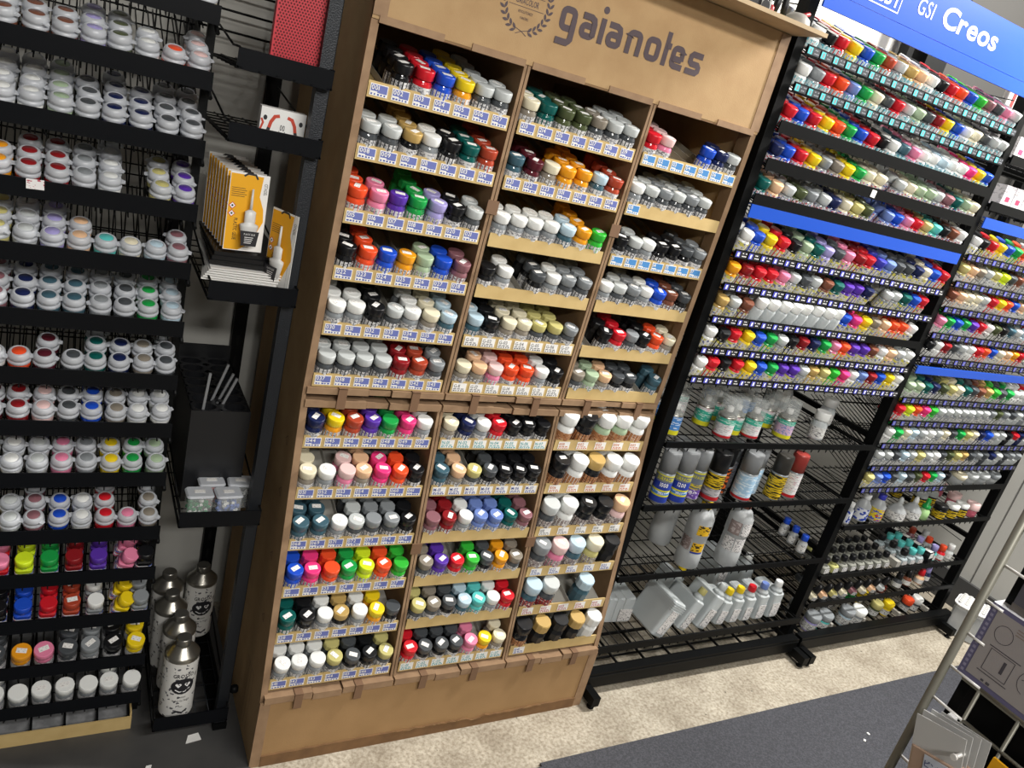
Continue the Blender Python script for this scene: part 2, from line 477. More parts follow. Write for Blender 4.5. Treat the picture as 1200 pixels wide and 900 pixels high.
# plinth
B = MB(); B.box(0.003, 0.7905, 0.0, .006, 0, .168); dpart('plinth_board', B, mat('plinth_board', 'a5835a', 0.8, noise=(14, '9c7b53', 0.35, 0.7), bump=(300, 0.1)))
B = MB(); B.box(-0.0045, 0.016, -.002, 0.0, 0, .165); dpart('plinth_fold', B, M_KEDGE)
B = MB(); B.box(0.774, 0.798, -.002, 0.0, 0, .165); dpart('plinth_fold', B, M_KEDGE)
B = MB(); rr = random.Random(3); N = 60; top = []
for i in range(N + 1):
    x = 0.016 + (0.758) * i / N; torn = math.exp(-((i / N - .62) / .16) ** 2)
    top.append((x, .026 + .006 * rr.random() * (0.3 + torn) - .006 * torn))
for i in range(N):
    (xa, za), (xb, zb) = top[i], top[i + 1]
    B.add([(xa, -.0035, 0), (xb, -.0035, 0), (xb, -.0035, zb), (xa, -.0035, za), (xa, 0, za), (xb, 0, zb)], [(0, 1, 2, 3), (3, 2, 5, 4)])
dpart('kick_strip', B, mat('kick_strip_board', '7d5d3d', 0.85, noise=(30, '6c5035', 0.35, 0.7)))
B = MB()
for i in range(22, 52):
    (xa, za), (xb, zb) = top[i], top[i + 1]
    B.add([(xa, -.0037, za - .0005), (xb, -.0037, zb - .0005), (xb, -.0052, zb + .0022 * rr.random()), (xa, -.0052, za + .002 * rr.random())], [(0, 1, 2, 3)])
dpart('torn_edge', B, mat('torn_paper', 'b59a6c', 0.9))
# side cut-outs on the left face
for z in (.30, .43, .56, .66):
    B = MB(); B.ribbon([(0, 0), (.014, .008), (.002, .018)], .0018, 0, Matrix.Translation((-.0046, yf(z) + .05, z)) @ Matrix(((0, 0, 1, 0), (1, 0, 0, 0), (0, 1, 0, 0), (0, 0, 0, 1))), True)
    dpart('cut_mark', B, M_KDARK)
B = MB()
for x0 in (.07, .09, .11): B.ribbon([(0, 0), (0, .14), (.02, .14)], .0014, 0, Matrix.Translation((-.0046, x0, .03)) @ Matrix(((0, 0, 1, 0), (1, 0, 0, 0), (0, 1, 0, 0), (0, 0, 0, 1))))
dpart('fold_lines', B, M_KDARK)

# lettering: rounded square strokes
LW = .0102


def rr_pts(x0, x1, z0, z1, r, corners='tl tr br bl', n=4):
    pts = []
    for nm, cx, cz, a0 in (('tl', x0 + r, z1 - r, 180), ('tr', x1 - r, z1 - r, 90), ('br', x1 - r, z0 + r, 0), ('bl', x0 + r, z0 + r, -90)):
        if nm in corners:
            for k in range(n + 1):
                a = R(a0 - 90 * k / n); pts.append((cx + r * math.cos(a), cz + r * math.sin(a)))
        else:
            pts.append((x0 if 'l' in nm else x1, z1 if 't' in nm else z0))
    return pts


LG = MB(); h = LW / 2; X0, X1 = 1.456 + h, 1.4955 - h
def TT(): return front_T(0, .0625, 0)
def strokes(*ps):
    for p, cl in ps:
        LG.ribbon(p, LW, 0, TT() @ Matrix.Translation((0, 0, .0002 * (len(LG.v) % 7))), cl)
r_ = .007
# g
strokes((rr_pts(.300 + h, .332 - h, 1.4575 + h, X1, r_), True))
strokes(([(.332 - h, 1.478)] + [(.332 - h, 1.448)] + [(.330 - h, 1.443 + .002), (.326 - h, 1.4395 + h * .4)] + [(.299, 1.4395 + h * .4)], False))
# a (twice)
for ax in (.340, .3945):
    strokes((rr_pts(ax + h, ax + .032 - h, X0, 1.4765 , .0065), True))
    strokes(([(ax + .002, X1), (ax + .024 - h, X1), (ax + .030 - h, X1 - .003), (ax + .032 - h, X1 - .009), (ax + .032 - h, 1.462)], False))
# i
strokes(([(.3835, 1.456), (.3835, 1.4955)], False)); LG.add([(.3835 + .0058 * math.cos(R(20 * k)), .0625, 1.5085 + .0058 * math.sin(R(20 * k))) for k in range(18)], [tuple(range(18))])
# n
strokes(([(.4365 + h, 1.456), (.4365 + h, X1 - r_)] + rr_pts(.4365 + h, .469 - h, 1.456, X1, r_)[0:10] + [(.469 - h, 1.456)], False))
# o
strokes((rr_pts(.478 + h, .511 - h, X0, X1, r_), True))
# t
strokes(([(.5235, 1.456), (.5235, 1.5115)], False), ([(.5235, 1.4895), (.533, 1.4895)], False))
# e
strokes((([(.567 - h, 1.472), (.567 - h, X1 - r_)] + list(reversed(rr_pts(.5365 + h, .567 - h, X0, X1, r_)[0:10])) + [(.5365 + h, X0 + .006), (.5385 + h, X0 + .002), (.5425 + h, X0), (.567, X0)]), False), ([(.5365 + h, 1.473), (.567 - h, 1.473)], False))
# s
strokes(([(.609, X1), (.581 + h, X1), (.577 + h, X1 - .004), (.577 + h, 1.4775), (.581 + h, 1.4745), (.605 - h, 1.4745), (.609 - h, 1.4705), (.609 - h, X0 + .004), (.605 - h, X0), (.575, X0)], False))
dpart('header_lettering', LG, M_INK, HEAD)
# laurel emblem
EM = MB(); ecx, ecz = .237, 1.480; er = .041
for sgn in (-1, 1):
    for k in range(13):
        a = R(-90 + sgn * (16 + k * 12.5)); px, pz = ecx + er * math.cos(a), ecz + er * math.sin(a) * 1.08
        ta = a + sgn * math.pi / 2
        for side in (-1, 1):
            la = ta + side * R(38)
            T = TT() @ Matrix.Translation((px, pz, 0)) @ Matrix.Rotation(la, 4, 'Z')
            EM.add([(0, 0, 0), (.004, .0022, 0), (.0078, .0019, 0), (.0108, 0, 0), (.0078, -.0019, 0), (.004, -.0022, 0)], [(0, 1, 2, 3, 4, 5)], 0, False, T)
for sgn in (-1, 1):
    EM.ribbon([(ecx - sgn * .010, ecz - er * 1.08 - .004), (ecx, ecz - er * 1.08 + .001), (ecx + sgn * .012, ecz - er * 1.02 + .002)], .0010, 0, TT())
text(EM, 'GAIACOLOR', .0128, 0, TT() @ Matrix.Translation((ecx, 1.4755, 0)), sx=.52, gap=.12, center=True, off=.008)
text(EM, 'REVOLUTIONIZE', .0058, 0, TT() @ Matrix.Translation((ecx, 1.4625, 0)), sx=.58, gap=.12, center=True)
text(EM, 'PAINTING', .0058, 0, TT() @ Matrix.Translation((ecx, 1.4535, 0)), sx=.58, gap=.12, center=True)
for z, ww in ((1.4715, .032), (1.4895, .030)):
    EM.ribbon([(ecx - ww, z), (ecx + ww, z)], .0007, 0, TT())
dpart('laurel_emblem', EM, M_INK, HEAD)
# board on top
B = MB(); B.box(0.0, .803, -.020, .42, 1.579, 1.586)
tag(obj('top_board', B, None, mat('light_shelf_board', 'b8a07c', 0.6, noise=(12, 'ab9472', 0.4, 0.6))), 'thin light brown board lying on top of the cardboard display', 'board')

# ---- trays
ZU = [1.308, 1.2135, 1.111, 1.015, .9165, .8205]
ZL = [.7035, .6045, .503, .406, .309, .2095]
BAYN = ['left', 'middle', 'right']
TILT = R(15)
STY = {  # tag styles: ink, block
    'b': (M_TAGB2, M_TAGBLUE), 'g': (M_TAGGREY, None), 't': (M_TAGTEAL, None), 'y': (M_TAGGOLD, None), 'o': (M_TAGORANGE, None),
    's': (M_TAGSKY, M_TAGSKY), 'd': (M_TAGB2, None), 'r': (M_TAGRED, None), 'z': (M_TAGGREY, M_TAGBLUE)}
TAGW = .0285
TAGC = {}


def tag_mesh(s, sty, wd=TAGW, hh=.0175):
    k = (s, sty, wd)
    if k in TAGC: return TAGC[k]
    ink, blk = STY[sty]
    mb = MB(); T = front_T(0, -.0007, 0)
    mb.box(0, wd, -.0005, 0, 0, hh, 0)
    rg = random.Random(s + sty)
    if blk:
        mb.add([(.0015, .0048, 0), (wd - .001, .0048, 0), (wd - .001, hh - .0012, 0), (.0015, hh - .0012, 0)], [(0, 1, 2, 3)], 2, False, T)
        text(mb, s, .0098, 1, T @ Matrix.Translation((.0017, .0085, .0002)), sx=1.0, gap=.1, off=.022); text(mb, s, .0098, 0, T @ Matrix.Translation((.0021, .0088, .0004)), sx=1.0, gap=.1, off=.012)
        mb.add([(.0015, .0048, .0002), (.012, .0048, .0002), (.012, .0066, .0002), (.0015, .0066, .0002)], [(0, 1, 2, 3)], 0, False, T)
    else:
        text(mb, s, .0095, 1, T @ Matrix.Translation((.002, .0085, 0)), sx=.9, gap=.1, off=.012)
        for i in range(3):
            x = .002 + i * .008; mb.add([(x, .005, 0), (x + .006, .005, 0), (x + .006, .0067, 0), (x, .0067, 0)], [(0, 1, 2, 3)], 1, False, T)
    for i in range(5):
        x = .002 + i * .0052; ww = .002 + .002 * rg.random()
        mb.add([(x, .0012, 0), (x + ww, .0012, 0), (x + ww, .0036, 0), (x, .0036, 0)], [(0, 1, 2, 3)], 1, False, T)
    me = mb.mesh('price_tag', [M_WHITEP, ink, blk or ink]); TAGC[k] = me
    return me


# bay -> rows of lanes (cap colour code + how many jars deep), tags
ROWS = [
 [('. K4 R4 B4 Y5 L5 L2', 'b', '001 002 003 004 005 006 007'), ('L2 L2 g4 W2 K2 T3 c4', 'b', '008 009 010 011 012 013 014'),
  ('O3 P2 V1 E4 v2 K2 L2', 'b', '015 016 017 018 019 020 021'), ('K3 O3 B1 A1 s2 B2 m2', 'b', '022 023 024 025 026 027 028'),
  ('W3 W2 K3 L1 W3 f3 S3', 'b', '030 031 032 033 034 035 036'), ('L2 L3 L3 L3 C3 c3 G3', 'b', '037 038 039 040 041 042 043'),
  ('N3 Y3 c3 V2 E3 H3 W3', 'b', '044 045 046 047 048 049 050'), ('f3 W1 p2 F3 H2 O2 K3', 'b', '051 052 053 054 059 060 061'),
  ('t3 t3 W1 L3 G3 G3 K3', 'b', '068 069 071 072 073 074 076'), ('B3 H2 O3 E3 l3 O3 e3', 'b', '121 122 123 124 125 126 127'),
  ('T3 K2 W2 g3 W2 Y3 D1', 'b', '128 129 130 131 132 133 134'), ('W2 W2 W2 k2 D2 K2 k2', 'b', '141 142 143 144 145 146 147')],
 [('f2 T3 o3 o3 x2 L3 L3', 'b', '213 214 215 216 217 218 219'), ('t1 M3 f1 A3 A4 S1 c4', 'b', '221 222 223 301 302 303 304'),
  ('W2 W2 W2 W2 S2 A4 e1', None, ''), ('K1 W2 . D3 W2 G3 G3', None, ''),
  ('S2 K3 f3 f3 k3 k3 G1', 'g', 'G-01 G-02 G-03 G-04 G-05 G-06 G-07'), ('f1 F2 p3 O3 O3 W3 K2', 'g', 'G-11 G-12 G-13 G-14 G-15 G-21 G-22'),
  ('f2 N3 W3 R3 K3 K3 K3', 't', 'N-01 N-02 N-03 N-04 N-05 N-06 N-07'), ('t2 F3 k1 D3 K3 K3 K3', 'd', 'M-01 M-02 M-03 M-04 M-05 M-06 M-07'),
  ('m2 C3 W2 u3 u3 T3 m3', None, ''), ('x2 V3 R1 e2 D2 A2 x2', None, ''),
  ('k2 x2 D2 S2 q2 W2 R2', None, ''), ('R2 D3 D3 D3 P2 Y1 f2', 't', 'C-01 C-02 C-03 C-04 C-05 C-06 C-07')],
 [('R3 p3 . . B1 N2 L1', 's', '01 02 03 04 05 06 07'), ('W2 L2 G3 L3 G4 L3 .', 's', '08'),
  ('K2 L2 W1 K2 K2 D3 G2', 's', '11 12 13 14 15 16 17'), ('W1 L2 G3 W2 B2 b3 D3', None, ''),
  ('. K2 R3 G1 K3 O2 f2', None, ''), ('x2 s2 F2 D2 D2 . t2', None, ''),
  ('W1 K1 W2 W2 W1', 'o', '1001 1002 1003 1004 1005'), ('K1 W2 g2 W2 W1', 'o', '1006 1007 1008 1009 1010'),
  ('L1 W2 K2 K2 F1', 'g', '1011 1012 1013 1014 1015'), ('G1 p1 S1 f1 K1', 'd', '1021 1022 1023 1024 1025'),
  ('S1 L1 . S1 .', 'r', '1031 1032 1033 1034 1035'), ('K1 g1 K1 g1 W1', 'd', '1041')]]
BODY = {'W': 'G', 'L': 'D', 'S': 't', 'f': 'x', 'p': 'P', 'K': 'K', 'G': 'D', 'D': 'K', 'Y': 'A', 'g': 'K', 'k': 'D', 'F': 'x', 'x': 'D'}

jar_body = MB().lathe([(.0135, 0), (.0158, .0015), (.0161, .006), (.0161, .030), (.0150, .0335), (.0130, .0362), (.0127, .039)], 14).mesh('body', [M_GLASS])
jar_cap = MB().lathe([(.0150, .0378), (.0157, .0388), (.0158, .0508), (.0153, .0526), (.0145, .0531)], 18, ribs=.015).mesh('cap', [M_CAP])
jar_lab = MB().lathe([(.01625, .0055), (.01625, .0275)], 14, cap0=False, cap1=False).mesh('label_band', [M_LABEL])
big_body = MB().lathe([(.0185, 0), (.0212, .002), (.0216, .008), (.0216, .040), (.0195, .047), (.0172, .050), (.0170, .056)], 18).mesh('body', [M_GLASS])
big_cap = MB().lathe([(.0196, .0535), (.0204, .055), (.0204, .0745), (.0188, .077)], 20, ribs=.015).mesh('cap', [M_CAP])
big_labs = {k: MB().lathe([(.0218, .006), (.0218, .037)], 18, cap0=False, cap1=False).mesh('label_band', [m]) for k, m in dict(o=M_LABO, p=M_LABP, r=M_LABR, w=M_LABEL).items()}
_s = MB(); _s.box(-.0082, .0082, -.0046, .0046, 0, .0004); sticker = _s.mesh('price_sticker', [M_STICK])

JARS = []   # (distance key, spec)
for b in range(3):
    for r in range(12):
        spec, sty, nums = ROWS[b][r]
        zt = (ZU + ZL)[r]; lanes = spec.split(); n = len(lanes); x0 = WX[b] + .0095; wd = WX[b + 1] - WX[b] - .019
        y0 = yf(zt) - .0005; z0 = zt - .0245
        sec = 'upper' if r < 6 else 'lower'
        tname = f'{ORD[r % 6]} {sec}'
        look = 'carrying tags ' + nums.split()[0] + ' onwards' if nums else 'with a plain lip'
        t = thing('cardboard_tray', f'cardboard tray {look}, {ORD[r % 6]} {sec}, {BAYN[b]} column', 'tray', (x0, y0, z0), (0, 0, 0), 'sloping jar trays of the cardboard display')
        B = MB(); B.box(0, wd, 0, .003, 0, .0245); lip_ = obj('front_lip', B, t, M_KRAFT2)
        B = MB(); B.box(0.001, wd - .001, .003, .30, -.0035, -.001); B.T = None
        fl = obj('tray_floor', B, t, M_KRAFT2 if r < 3 else M_DIV, loc=(0, 0, .004), rot=(TILT, 0, 0))
        pitch = wd / n
        for i in range(1, n):
            D = MB(); D.box(-.0006, .0006, .004, .29, 0, .011)
            obj('lane_divider', D, t, M_DIV, loc=(i * pitch, 0, .004), rot=(TILT, 0, 0))
        if nums:
            ns = nums.split()
            for i, s in enumerate(ns):
                px = (i + .5) * pitch - TAGW / 2
                obj('price_tag', tag_mesh(s, sty), lip_, loc=(px, -.0003, .0035))
        big = n == 5
        for i, tk in enumerate(lanes):
            if tk == '.': continue
            code, cnt = tk[0], int(tk[1:])
            for j in range(cnt):
                step = .0330 if not big else .0445; d = (.0200 if not big else .0255) + j * step
                p = Vector((x0 + (i + .5) * pitch + random.uniform(-.0006, .0006), y0 + d * math.cos(TILT), z0 + .0045 + d * math.sin(TILT)))
                bc = BODY.get(code, code)
                if code == 'W' and big: bc = 'W'
                if big and b == 2: bc = {'W': 's' if r == 6 and i in (2, 3) else 'W', 'K': 'K', 'g': 'K', 'p': 'P', 'S': 't', 'f': 'k', 'G': 'D', 'L': 'D', 'F': 'p'}.get(code, bc)
                where = f'{ORD[i]} lane, {ORD[r % 6]} {sec} tray, {BAYN[b]} cardboard column'
                pos = 'front of' if j == 0 else f'{ORD[j]} from front,'
                lab = f'{WORD[code]}-capped {"large " if big else ""}jar, {pos} {where}'
                JARS.append(((p - CAM).length * (1 + .22 * j), p, code, bc, big, lab, (b, r), j))
JARS.sort(key=lambda q: q[0])
NJ = 300


def make_jar(q):
    _, p, code, bc, big, lab, br, j = q
    rz = random.uniform(-.5, .5)
    t = thing('paint_jar', lab, 'paint jar', p, (TILT + random.uniform(-.03, .03), random.uniform(-.03, .03), 0), 'paint jars on the cardboard display')
    k = 'o' if br[1] in (6, 7) else 'p' if br[1] in (8, 9) else 'r' if br[1] == 10 else 'o'
    bo = obj('body', big_body if big else jar_body, t, color=COLV[bc], rot=(0, 0, rz))
    ca = obj('cap', big_cap if big else jar_cap, t, color=COLV[code], rot=(0, 0, rz))
    obj('label_band', big_labs[k] if big else jar_lab, bo, rot=(0, 0, random.uniform(-3, 3)))
    if random.random() < (.55 if code in 'WLf' else .85):
        obj('price_sticker', sticker, ca, loc=(random.uniform(-.002, .002), random.uniform(-.002, .002), .0772 if big else .0532), rot=(0, 0, random.uniform(-.7, .9)))


for q in JARS[:NJ]: make_jar(q)


def stuff_mesh(name, temps, insts, mats):
    """one joined mesh: temps = {kind: [(verts, faces, colour slot)]}, insts = (kind, matrix, colours)"""
    V = []; F = []; C = []
    for kind, M4, cols in insts:
        A = np.array(M4)
        for vs, fs, slot in temps[kind]:
            b = sum(len(x) for x in V) if False else stuff_mesh.n
            P = np.c_[vs, np.ones(len(vs))] @ A.T
            V.append(P[:, :3]); F += [[i + b for i in f] for f in fs]; C.append(np.tile(cols[slot], (len(vs), 1))); stuff_mesh.n += len(vs)
    stuff_mesh.n = 0
    me = bpy.data.meshes.new(name); V = np.concatenate(V); me.from_pydata(V.tolist(), [], F)
    a = me.color_attributes.new('Col', 'FLOAT_COLOR', 'POINT'); a.data.foreach_set('color', np.concatenate(C).astype(np.float32).ravel())
    me.materials.append(mats); me.update()
    return me


stuff_mesh.n = 0


def tmpl(prof, n=10):
    mb = MB().lathe(prof, n); return np.array(mb.v), mb.f


JT = {False: [tmpl([(.0155, 0), (.0160, .006), (.0160, .030), (.013, .036), (.0127, .039)], 9) + (0,), tmpl([(.0157, .039), (.0158, .0508), (.0145, .0531)], 10) + (1,)]}
JT[True] = [tmpl([(.0212, 0), (.0216, .008), (.0216, .040), (.0172, .050), (.017, .056)], 10) + (0,), tmpl([(.0204, .054), (.0204, .0745), (.0188, .077)], 12) + (1,)]
rest = [(q[4], Matrix.Translation(q[1]) @ Matrix.Rotation(TILT, 4, 'X'), (COLV[q[3]], COLV[q[2]])) for q in JARS[NJ:]]
if rest:
    tag(obj('paint_jars', stuff_mesh('paint_jars', JT, rest, M_STUFF)), 'paint jars filling the rear of the cardboard display lanes', 'paint jars', kind='stuff')

# ------------------------------------------------------------------ left black rack of pots
LX0, LX1 = -0.56, -0.197
POT_Z = [1.327, 1.236, 1.137, 1.039, .945, .846, .751, .661, .566, .456, .369, .272, .171, .078]
LTILT = R(20)
LR = thing('pot_rack', 'black metal rack of stepped shelves for flip-top paint pots at left', 'rack', (-0.38, .30, 0))
LB = Vector((-0.38, .30, 0))
for x in (LX1 - .002, LX0):
    for y in (.20, .44):
        B = MB(); B.box(x - .006, x + .006, y - .006, y + .006, .003, 1.75); obj('upright', B, LR, M_BLACK, loc=-LB)
B = MB()
for k in range(26): B.tube((LX0, .43, .1 + k * .064), (LX1, .43, .1 + k * .064), .0014)
for k in range(19): B.tube((LX0 + .01 + k * .0195, .432, .02), (LX0 + .01 + k * .0195, .432, 1.75), .0014)
obj('back_wire_grid', B, LR, M_WIRE, loc=-LB, kind='stuff')
for z in (.02, .9, 1.7):
    B = MB(); B.box(LX1 - .008, LX1 + .004, .2, .44, z, z + .012); obj('side_bar', B, LR, M_BLACK, loc=-LB)

# lanes from the right end leftwards: (lid colour, count); style p = flip-top pot, s = screw cap bottle, w = wide white cap, u = dropper
LROWS = [('p', 'f1 . . . . . . .'), ('p', 'p3 O1 W2 o3 v3 b2 b2 b3 b2'), ('p', 'D4 D4 N3 N4 D3 s4 W4 W4 W4'), ('p', 'V3 k3 . W4 G3 C3 C3 A2 W2'),
         ('p', 'm2 S1 f1 q1 F2 v3 L3 k3 L2'), ('p', 'S3 E3 D3 G3 t3 t3 N3 m3 D2'), ('p', 'D3 x2 N2 T3 D1 M2 O1 W1 t2'), ('p', 'W3 W3 x3 B3 D2 p2 C2 M2 C2'),
         ('p', 's3 E2 Y2 G3 P2 L3 W3 f2'), ('p', 'x3 P1 R3 W2 B2 m3 L2 Y2'), ('s', 'K2 P2 V2 C2 E2 l2 P2 K1'), ('s', 'G2 Y2 W2 c2 R2 B2 K2 K1'),
         ('s', 'Y2 K2 G2 D2 P1 A1 D2 D1'), ('s', 'W1 W2 W1 W1 W1 W1 W2 W1')]
pot_body = MB().lathe([(.0125, 0), (.0150, .002), (.0160, .024), (.0160, .029)], 14).mesh('body', [M_GLASS])
pot_lab = MB().lathe([(.0156, .003), (.0164, .021)], 14, cap0=False, cap1=False).mesh('label_band', [M_BLK_LABEL])
_l = MB().lathe([(.0160, .027), (.0164, .0275), (.0164, .0315), (.0150, .032), (.0150, .0345), (.0156, .035), (.0156, .0395), (.0138, .0440), (.0108, .0462), (.0098, .0452)], 18, cap1=False)
_l.add([(.0140, -.005, .0365), (.0203, -.003, .0365), (.0203, .003, .0365), (.0140, .005, .0365), (.0140, -.005, .0393), (.0203, -.003, .0380), (.0203, .003, .0380), (.0140, .005, .0393)],
       [(3, 2, 1, 0), (4, 5, 6, 7), (0, 1, 5, 4), (1, 2, 6, 5), (2, 3, 7, 6)])
pot_lid = _l.mesh('flip_lid', [M_LID])
pot_disc = MB().lathe([(.0098, .0447), (.0092, .0454), (.0030, .0456), (.0014, .0464)], 16, cap0=False).mesh('lid_disc', [M_DISC])
sc_body = MB(); sc_body.rbox(-.0135, .0135, -.0135, .0135, 0, .030, .006); sc_body.lathe([(.0115, .030), (.0105, .036)], 14)
sc_body = sc_body.mesh('body', [M_GLASS])
_x = MB(); _x.rbox(-.0138, .0138, -.0138, .0138, .003, .022, .006); sc_lab = _x.mesh('label_band', [M_LABS])
sc_cap = MB().lathe([(.0132, .033), (.0140, .034), (.0140, .0475), (.0128, .049)], 16, ribs=.02).mesh('cap', [M_CAP])
wc_body = MB().lathe([(.0140, 0), (.0155, .002), (.0155, .030), (.0140, .034)], 14).mesh('body', [M_GLASS])
wc_lab = MB().lathe([(.0157, .004), (.0157, .024)], 14, cap0=False, cap1=False).mesh('label_band', [M_LABEL])
wc_cap = MB().lathe([(.0156, .034), (.0162, .035), (.0162, .047), (.0150, .049)], 18, ribs=.015).mesh('cap', [M_CAP])
PLAIN_LID = 'WLf'
for r, z in enumerate(POT_Z):
    style, spec = LROWS[r]; lanes = spec.split()
    t = thing('pot_shelf', f'black sloping shelf with a flat front lip, {ORD[r]} from top of left rack', 'shelf', (LX1, .139, z), (0, 0, 0), 'sloping shelves of the left rack')
    wd = LX1 - LX0
    B = MB(); B.box(-wd, 0, -.001, .0015, -.002, .025); B.box(-wd, 0, .0015, .008, -.002, .0); obj('front_lip', B, t, M_LIP)
    B = MB()
    for k in range(20): B.tube((-wd + .009 + k * .0185, .003, -.010), (-wd + .009 + k * .0185, .003 + .27 * math.cos(LTILT), -.010 + .27 * math.sin(LTILT)), .0012)
    for d in (.05, .13, .21, .27): B.tube((-wd, d * math.cos(LTILT), -.0115 + d * math.sin(LTILT)), (0, d * math.cos(LTILT), -.0115 + d * math.sin(LTILT)), .0014)
    obj('wire_floor', B, t, M_WIRE, kind='stuff')
    B = MB(); B.tube((-.001, .002, -.012), (-.001, .28 * math.cos(LTILT), -.012 + .28 * math.sin(LTILT)), .0035, 6); B.tube((-.001, .002, .0), (-.001, .06, .032), .0015); obj('side_rail', B, t, M_BLACK)
    pitch = .0345 if style == 'p' else .0372
    if r in (8, 9): pitch = .0352
    for i, tk in enumerate(lanes):
        x = LX1 - .0185 - i * pitch
        D = MB(); D.box(-.0006, .0006, .004, .26, 0, .009); obj('lane_divider', D, t, M_BLACK, loc=(x - LX1 - pitch / 2, 0, -.010), rot=(LTILT, 0, 0))
        if tk == '.' or x < LX0 + .01: continue
        code, cnt = tk[0], int(tk[1:])
        for j in range(cnt):
            d = .033 + j * .0350
            p = Vector((x + random.uniform(-.0007, .0007), .139 + .002 + d * math.cos(LTILT), z - .0085 + d * math.sin(LTILT)))
            pos = 'front' if j == 0 else ORD[j] + ' from front'
            lab0 = f'{pos}, {ORD[i]} lane from post, {ORD[r]} shelf of black rack'
            rot = (LTILT + random.uniform(-.04, .04), random.uniform(-.04, .04), 0)
            if style == 'p':
                solid = (r == 3 and code == 'W') or (r == 7 and code == 'W')
                t2 = thing('paint_pot', f'{WORD[code]} flip-top pot, {lab0}', 'paint pot', p, rot, 'flip-top paint pots on the left rack')
                bo = obj('body', pot_body, t2, color=COLV[code])
                if r >= 2 and code not in 'YPER' and random.random() < .75: obj('label_band', pot_lab, bo, rot=(0, 0, random.uniform(-3, 3)))
                rz = random.choice((-.5, -.2, .1, .3, 2.8, 3.2)) + random.uniform(-.3, .3)
                li_ = obj('flip_lid', pot_lid, t2, rot=(0, 0, rz))
                obj('lid_disc', pot_disc, li_, color=COLV['W' if solid else code])
            else:
                wide = r >= 12
                t2 = thing('screw_cap_jar', f'{WORD[code]}-capped jar, {lab0}', 'paint jar', p,
                           (rot[0], rot[1] + (.35 if (r, i) in ((11, 1), (10, 1)) else 0), 0), 'screw-cap jars low on the left rack')
                bc = {'l': 'l', 'P': 'R' if r == 10 and i > 5 else 'P', 'W': 'G', 'A': 'A'}.get(code, code)
                bo = obj('body', wc_body if wide else sc_body, t2, color=COLV[bc])
                obj('label_band', wc_lab if wide else sc_lab, bo)
                ca = obj('cap', wc_cap if wide else sc_cap, t2, color=COLV[code])
                if r == 12 or (r == 11 and code == 'c') or (r == 13 and random.random() < .8):
                    obj('price_sticker', sticker, ca, loc=(0, 0, .0492), rot=(0, 0, random.uniform(-.5, .8)))
# paper label hanging on a lip
B = MB(); B.box(0, .022, 0, .0006, 0, .014); B.T = None
tag(obj('shelf_label', B, None, print_mat('pink_print_paper', 'f0eeee', [('c06070', .8)], (300, 300, 600)), loc=(-.423, .1372, 1.050), rot=(0, R(-2), 0)), 'small white shelf label with pink print on a lip of left rack', 'label')
# cardboard divider tray on the floor
t = thing('divider_tray', 'tan cardboard tray with empty grey lanes on the floor under the left rack', 'tray', (-.38, .145, .004))
B = MB(); B.box(-.18, .172, 0, .003, 0, .030); obj('front_lip', B, t, M_KRAFT2)
B = MB(); B.box(.169, .172, .003, .25, 0, .040); obj('end_panel', B, t, M_KRAFT2)
B = MB(); B.box(-.18, .169, .003, .25, -.0015, .001); obj('tray_floor', B, t, mat('worn_grey_plate', '6f7072', 0.4, noise=(40, '8b8c8e', 0.4, 0.6)), loc=(0, 0, .006), rot=(R(14), 0, 0))
for i in range(7):
    D = MB(); D.box(-.002, .002, .004, .245, 0, .012); obj('lane_divider', D, t, M_BLACK, loc=(-.175 + i * .0555 + .01, 0, .007), rot=(R(14), 0, 0))

# ------------------------------------------------------------------ niche between left rack and cardboard display
NX0, NX1 = -.175, -.037
t = thing('niche_post', 'grey hammered steel post beside the left face of the cardboard display', 'post', (-.046, .118, 0))
B = MB(); B.box(-.010, .010, -.010, .010, .0045, 1.9); obj('shaft', B, t, M_HAMMER)
B = MB(); B.box(.0102, .0112, -.010, .010, .0045, 1.9); obj('edge_strip', B, t, M_BLACK)
B = MB(); B.box(-.012, .014, -.014, .26, .0045, .02); obj('foot', B, t, M_BLACK)
B = MB(); B.lathe([(.006, 0), (.009, .004), (.009, .012), (.006, .015)], 12, 0, Matrix.Translation((.012, -.005, .1)) @ Matrix.Rotation(R(90), 4, 'Y')); obj('foot_knob', B, t, M_BLACK)
t = thing('slotted_standard', 'black slotted wall standard behind the niche shelves', 'standard', (-.03, .50, 0))
B = MB(); B.box(-.019, .008, 0, .018, .004, 2.2); obj('channel', B, t, M_BLACK2)
B = MB()
for k in range(36): B.box(-.009, -.003, -.0006, .0, .1 + k * .05, .125 + k * .05)
obj('slots', B, t, mat('slot_black', '050505', 0.9), kind='stuff')
t = thing('slotted_standard', 'black slotted wall standard half hidden behind the left rack', 'standard', (-.19, .50, 0))
B = MB(); B.box(-.012, .012, 0, .018, .004, 2.2); obj('channel', B, t, M_BLACK2)


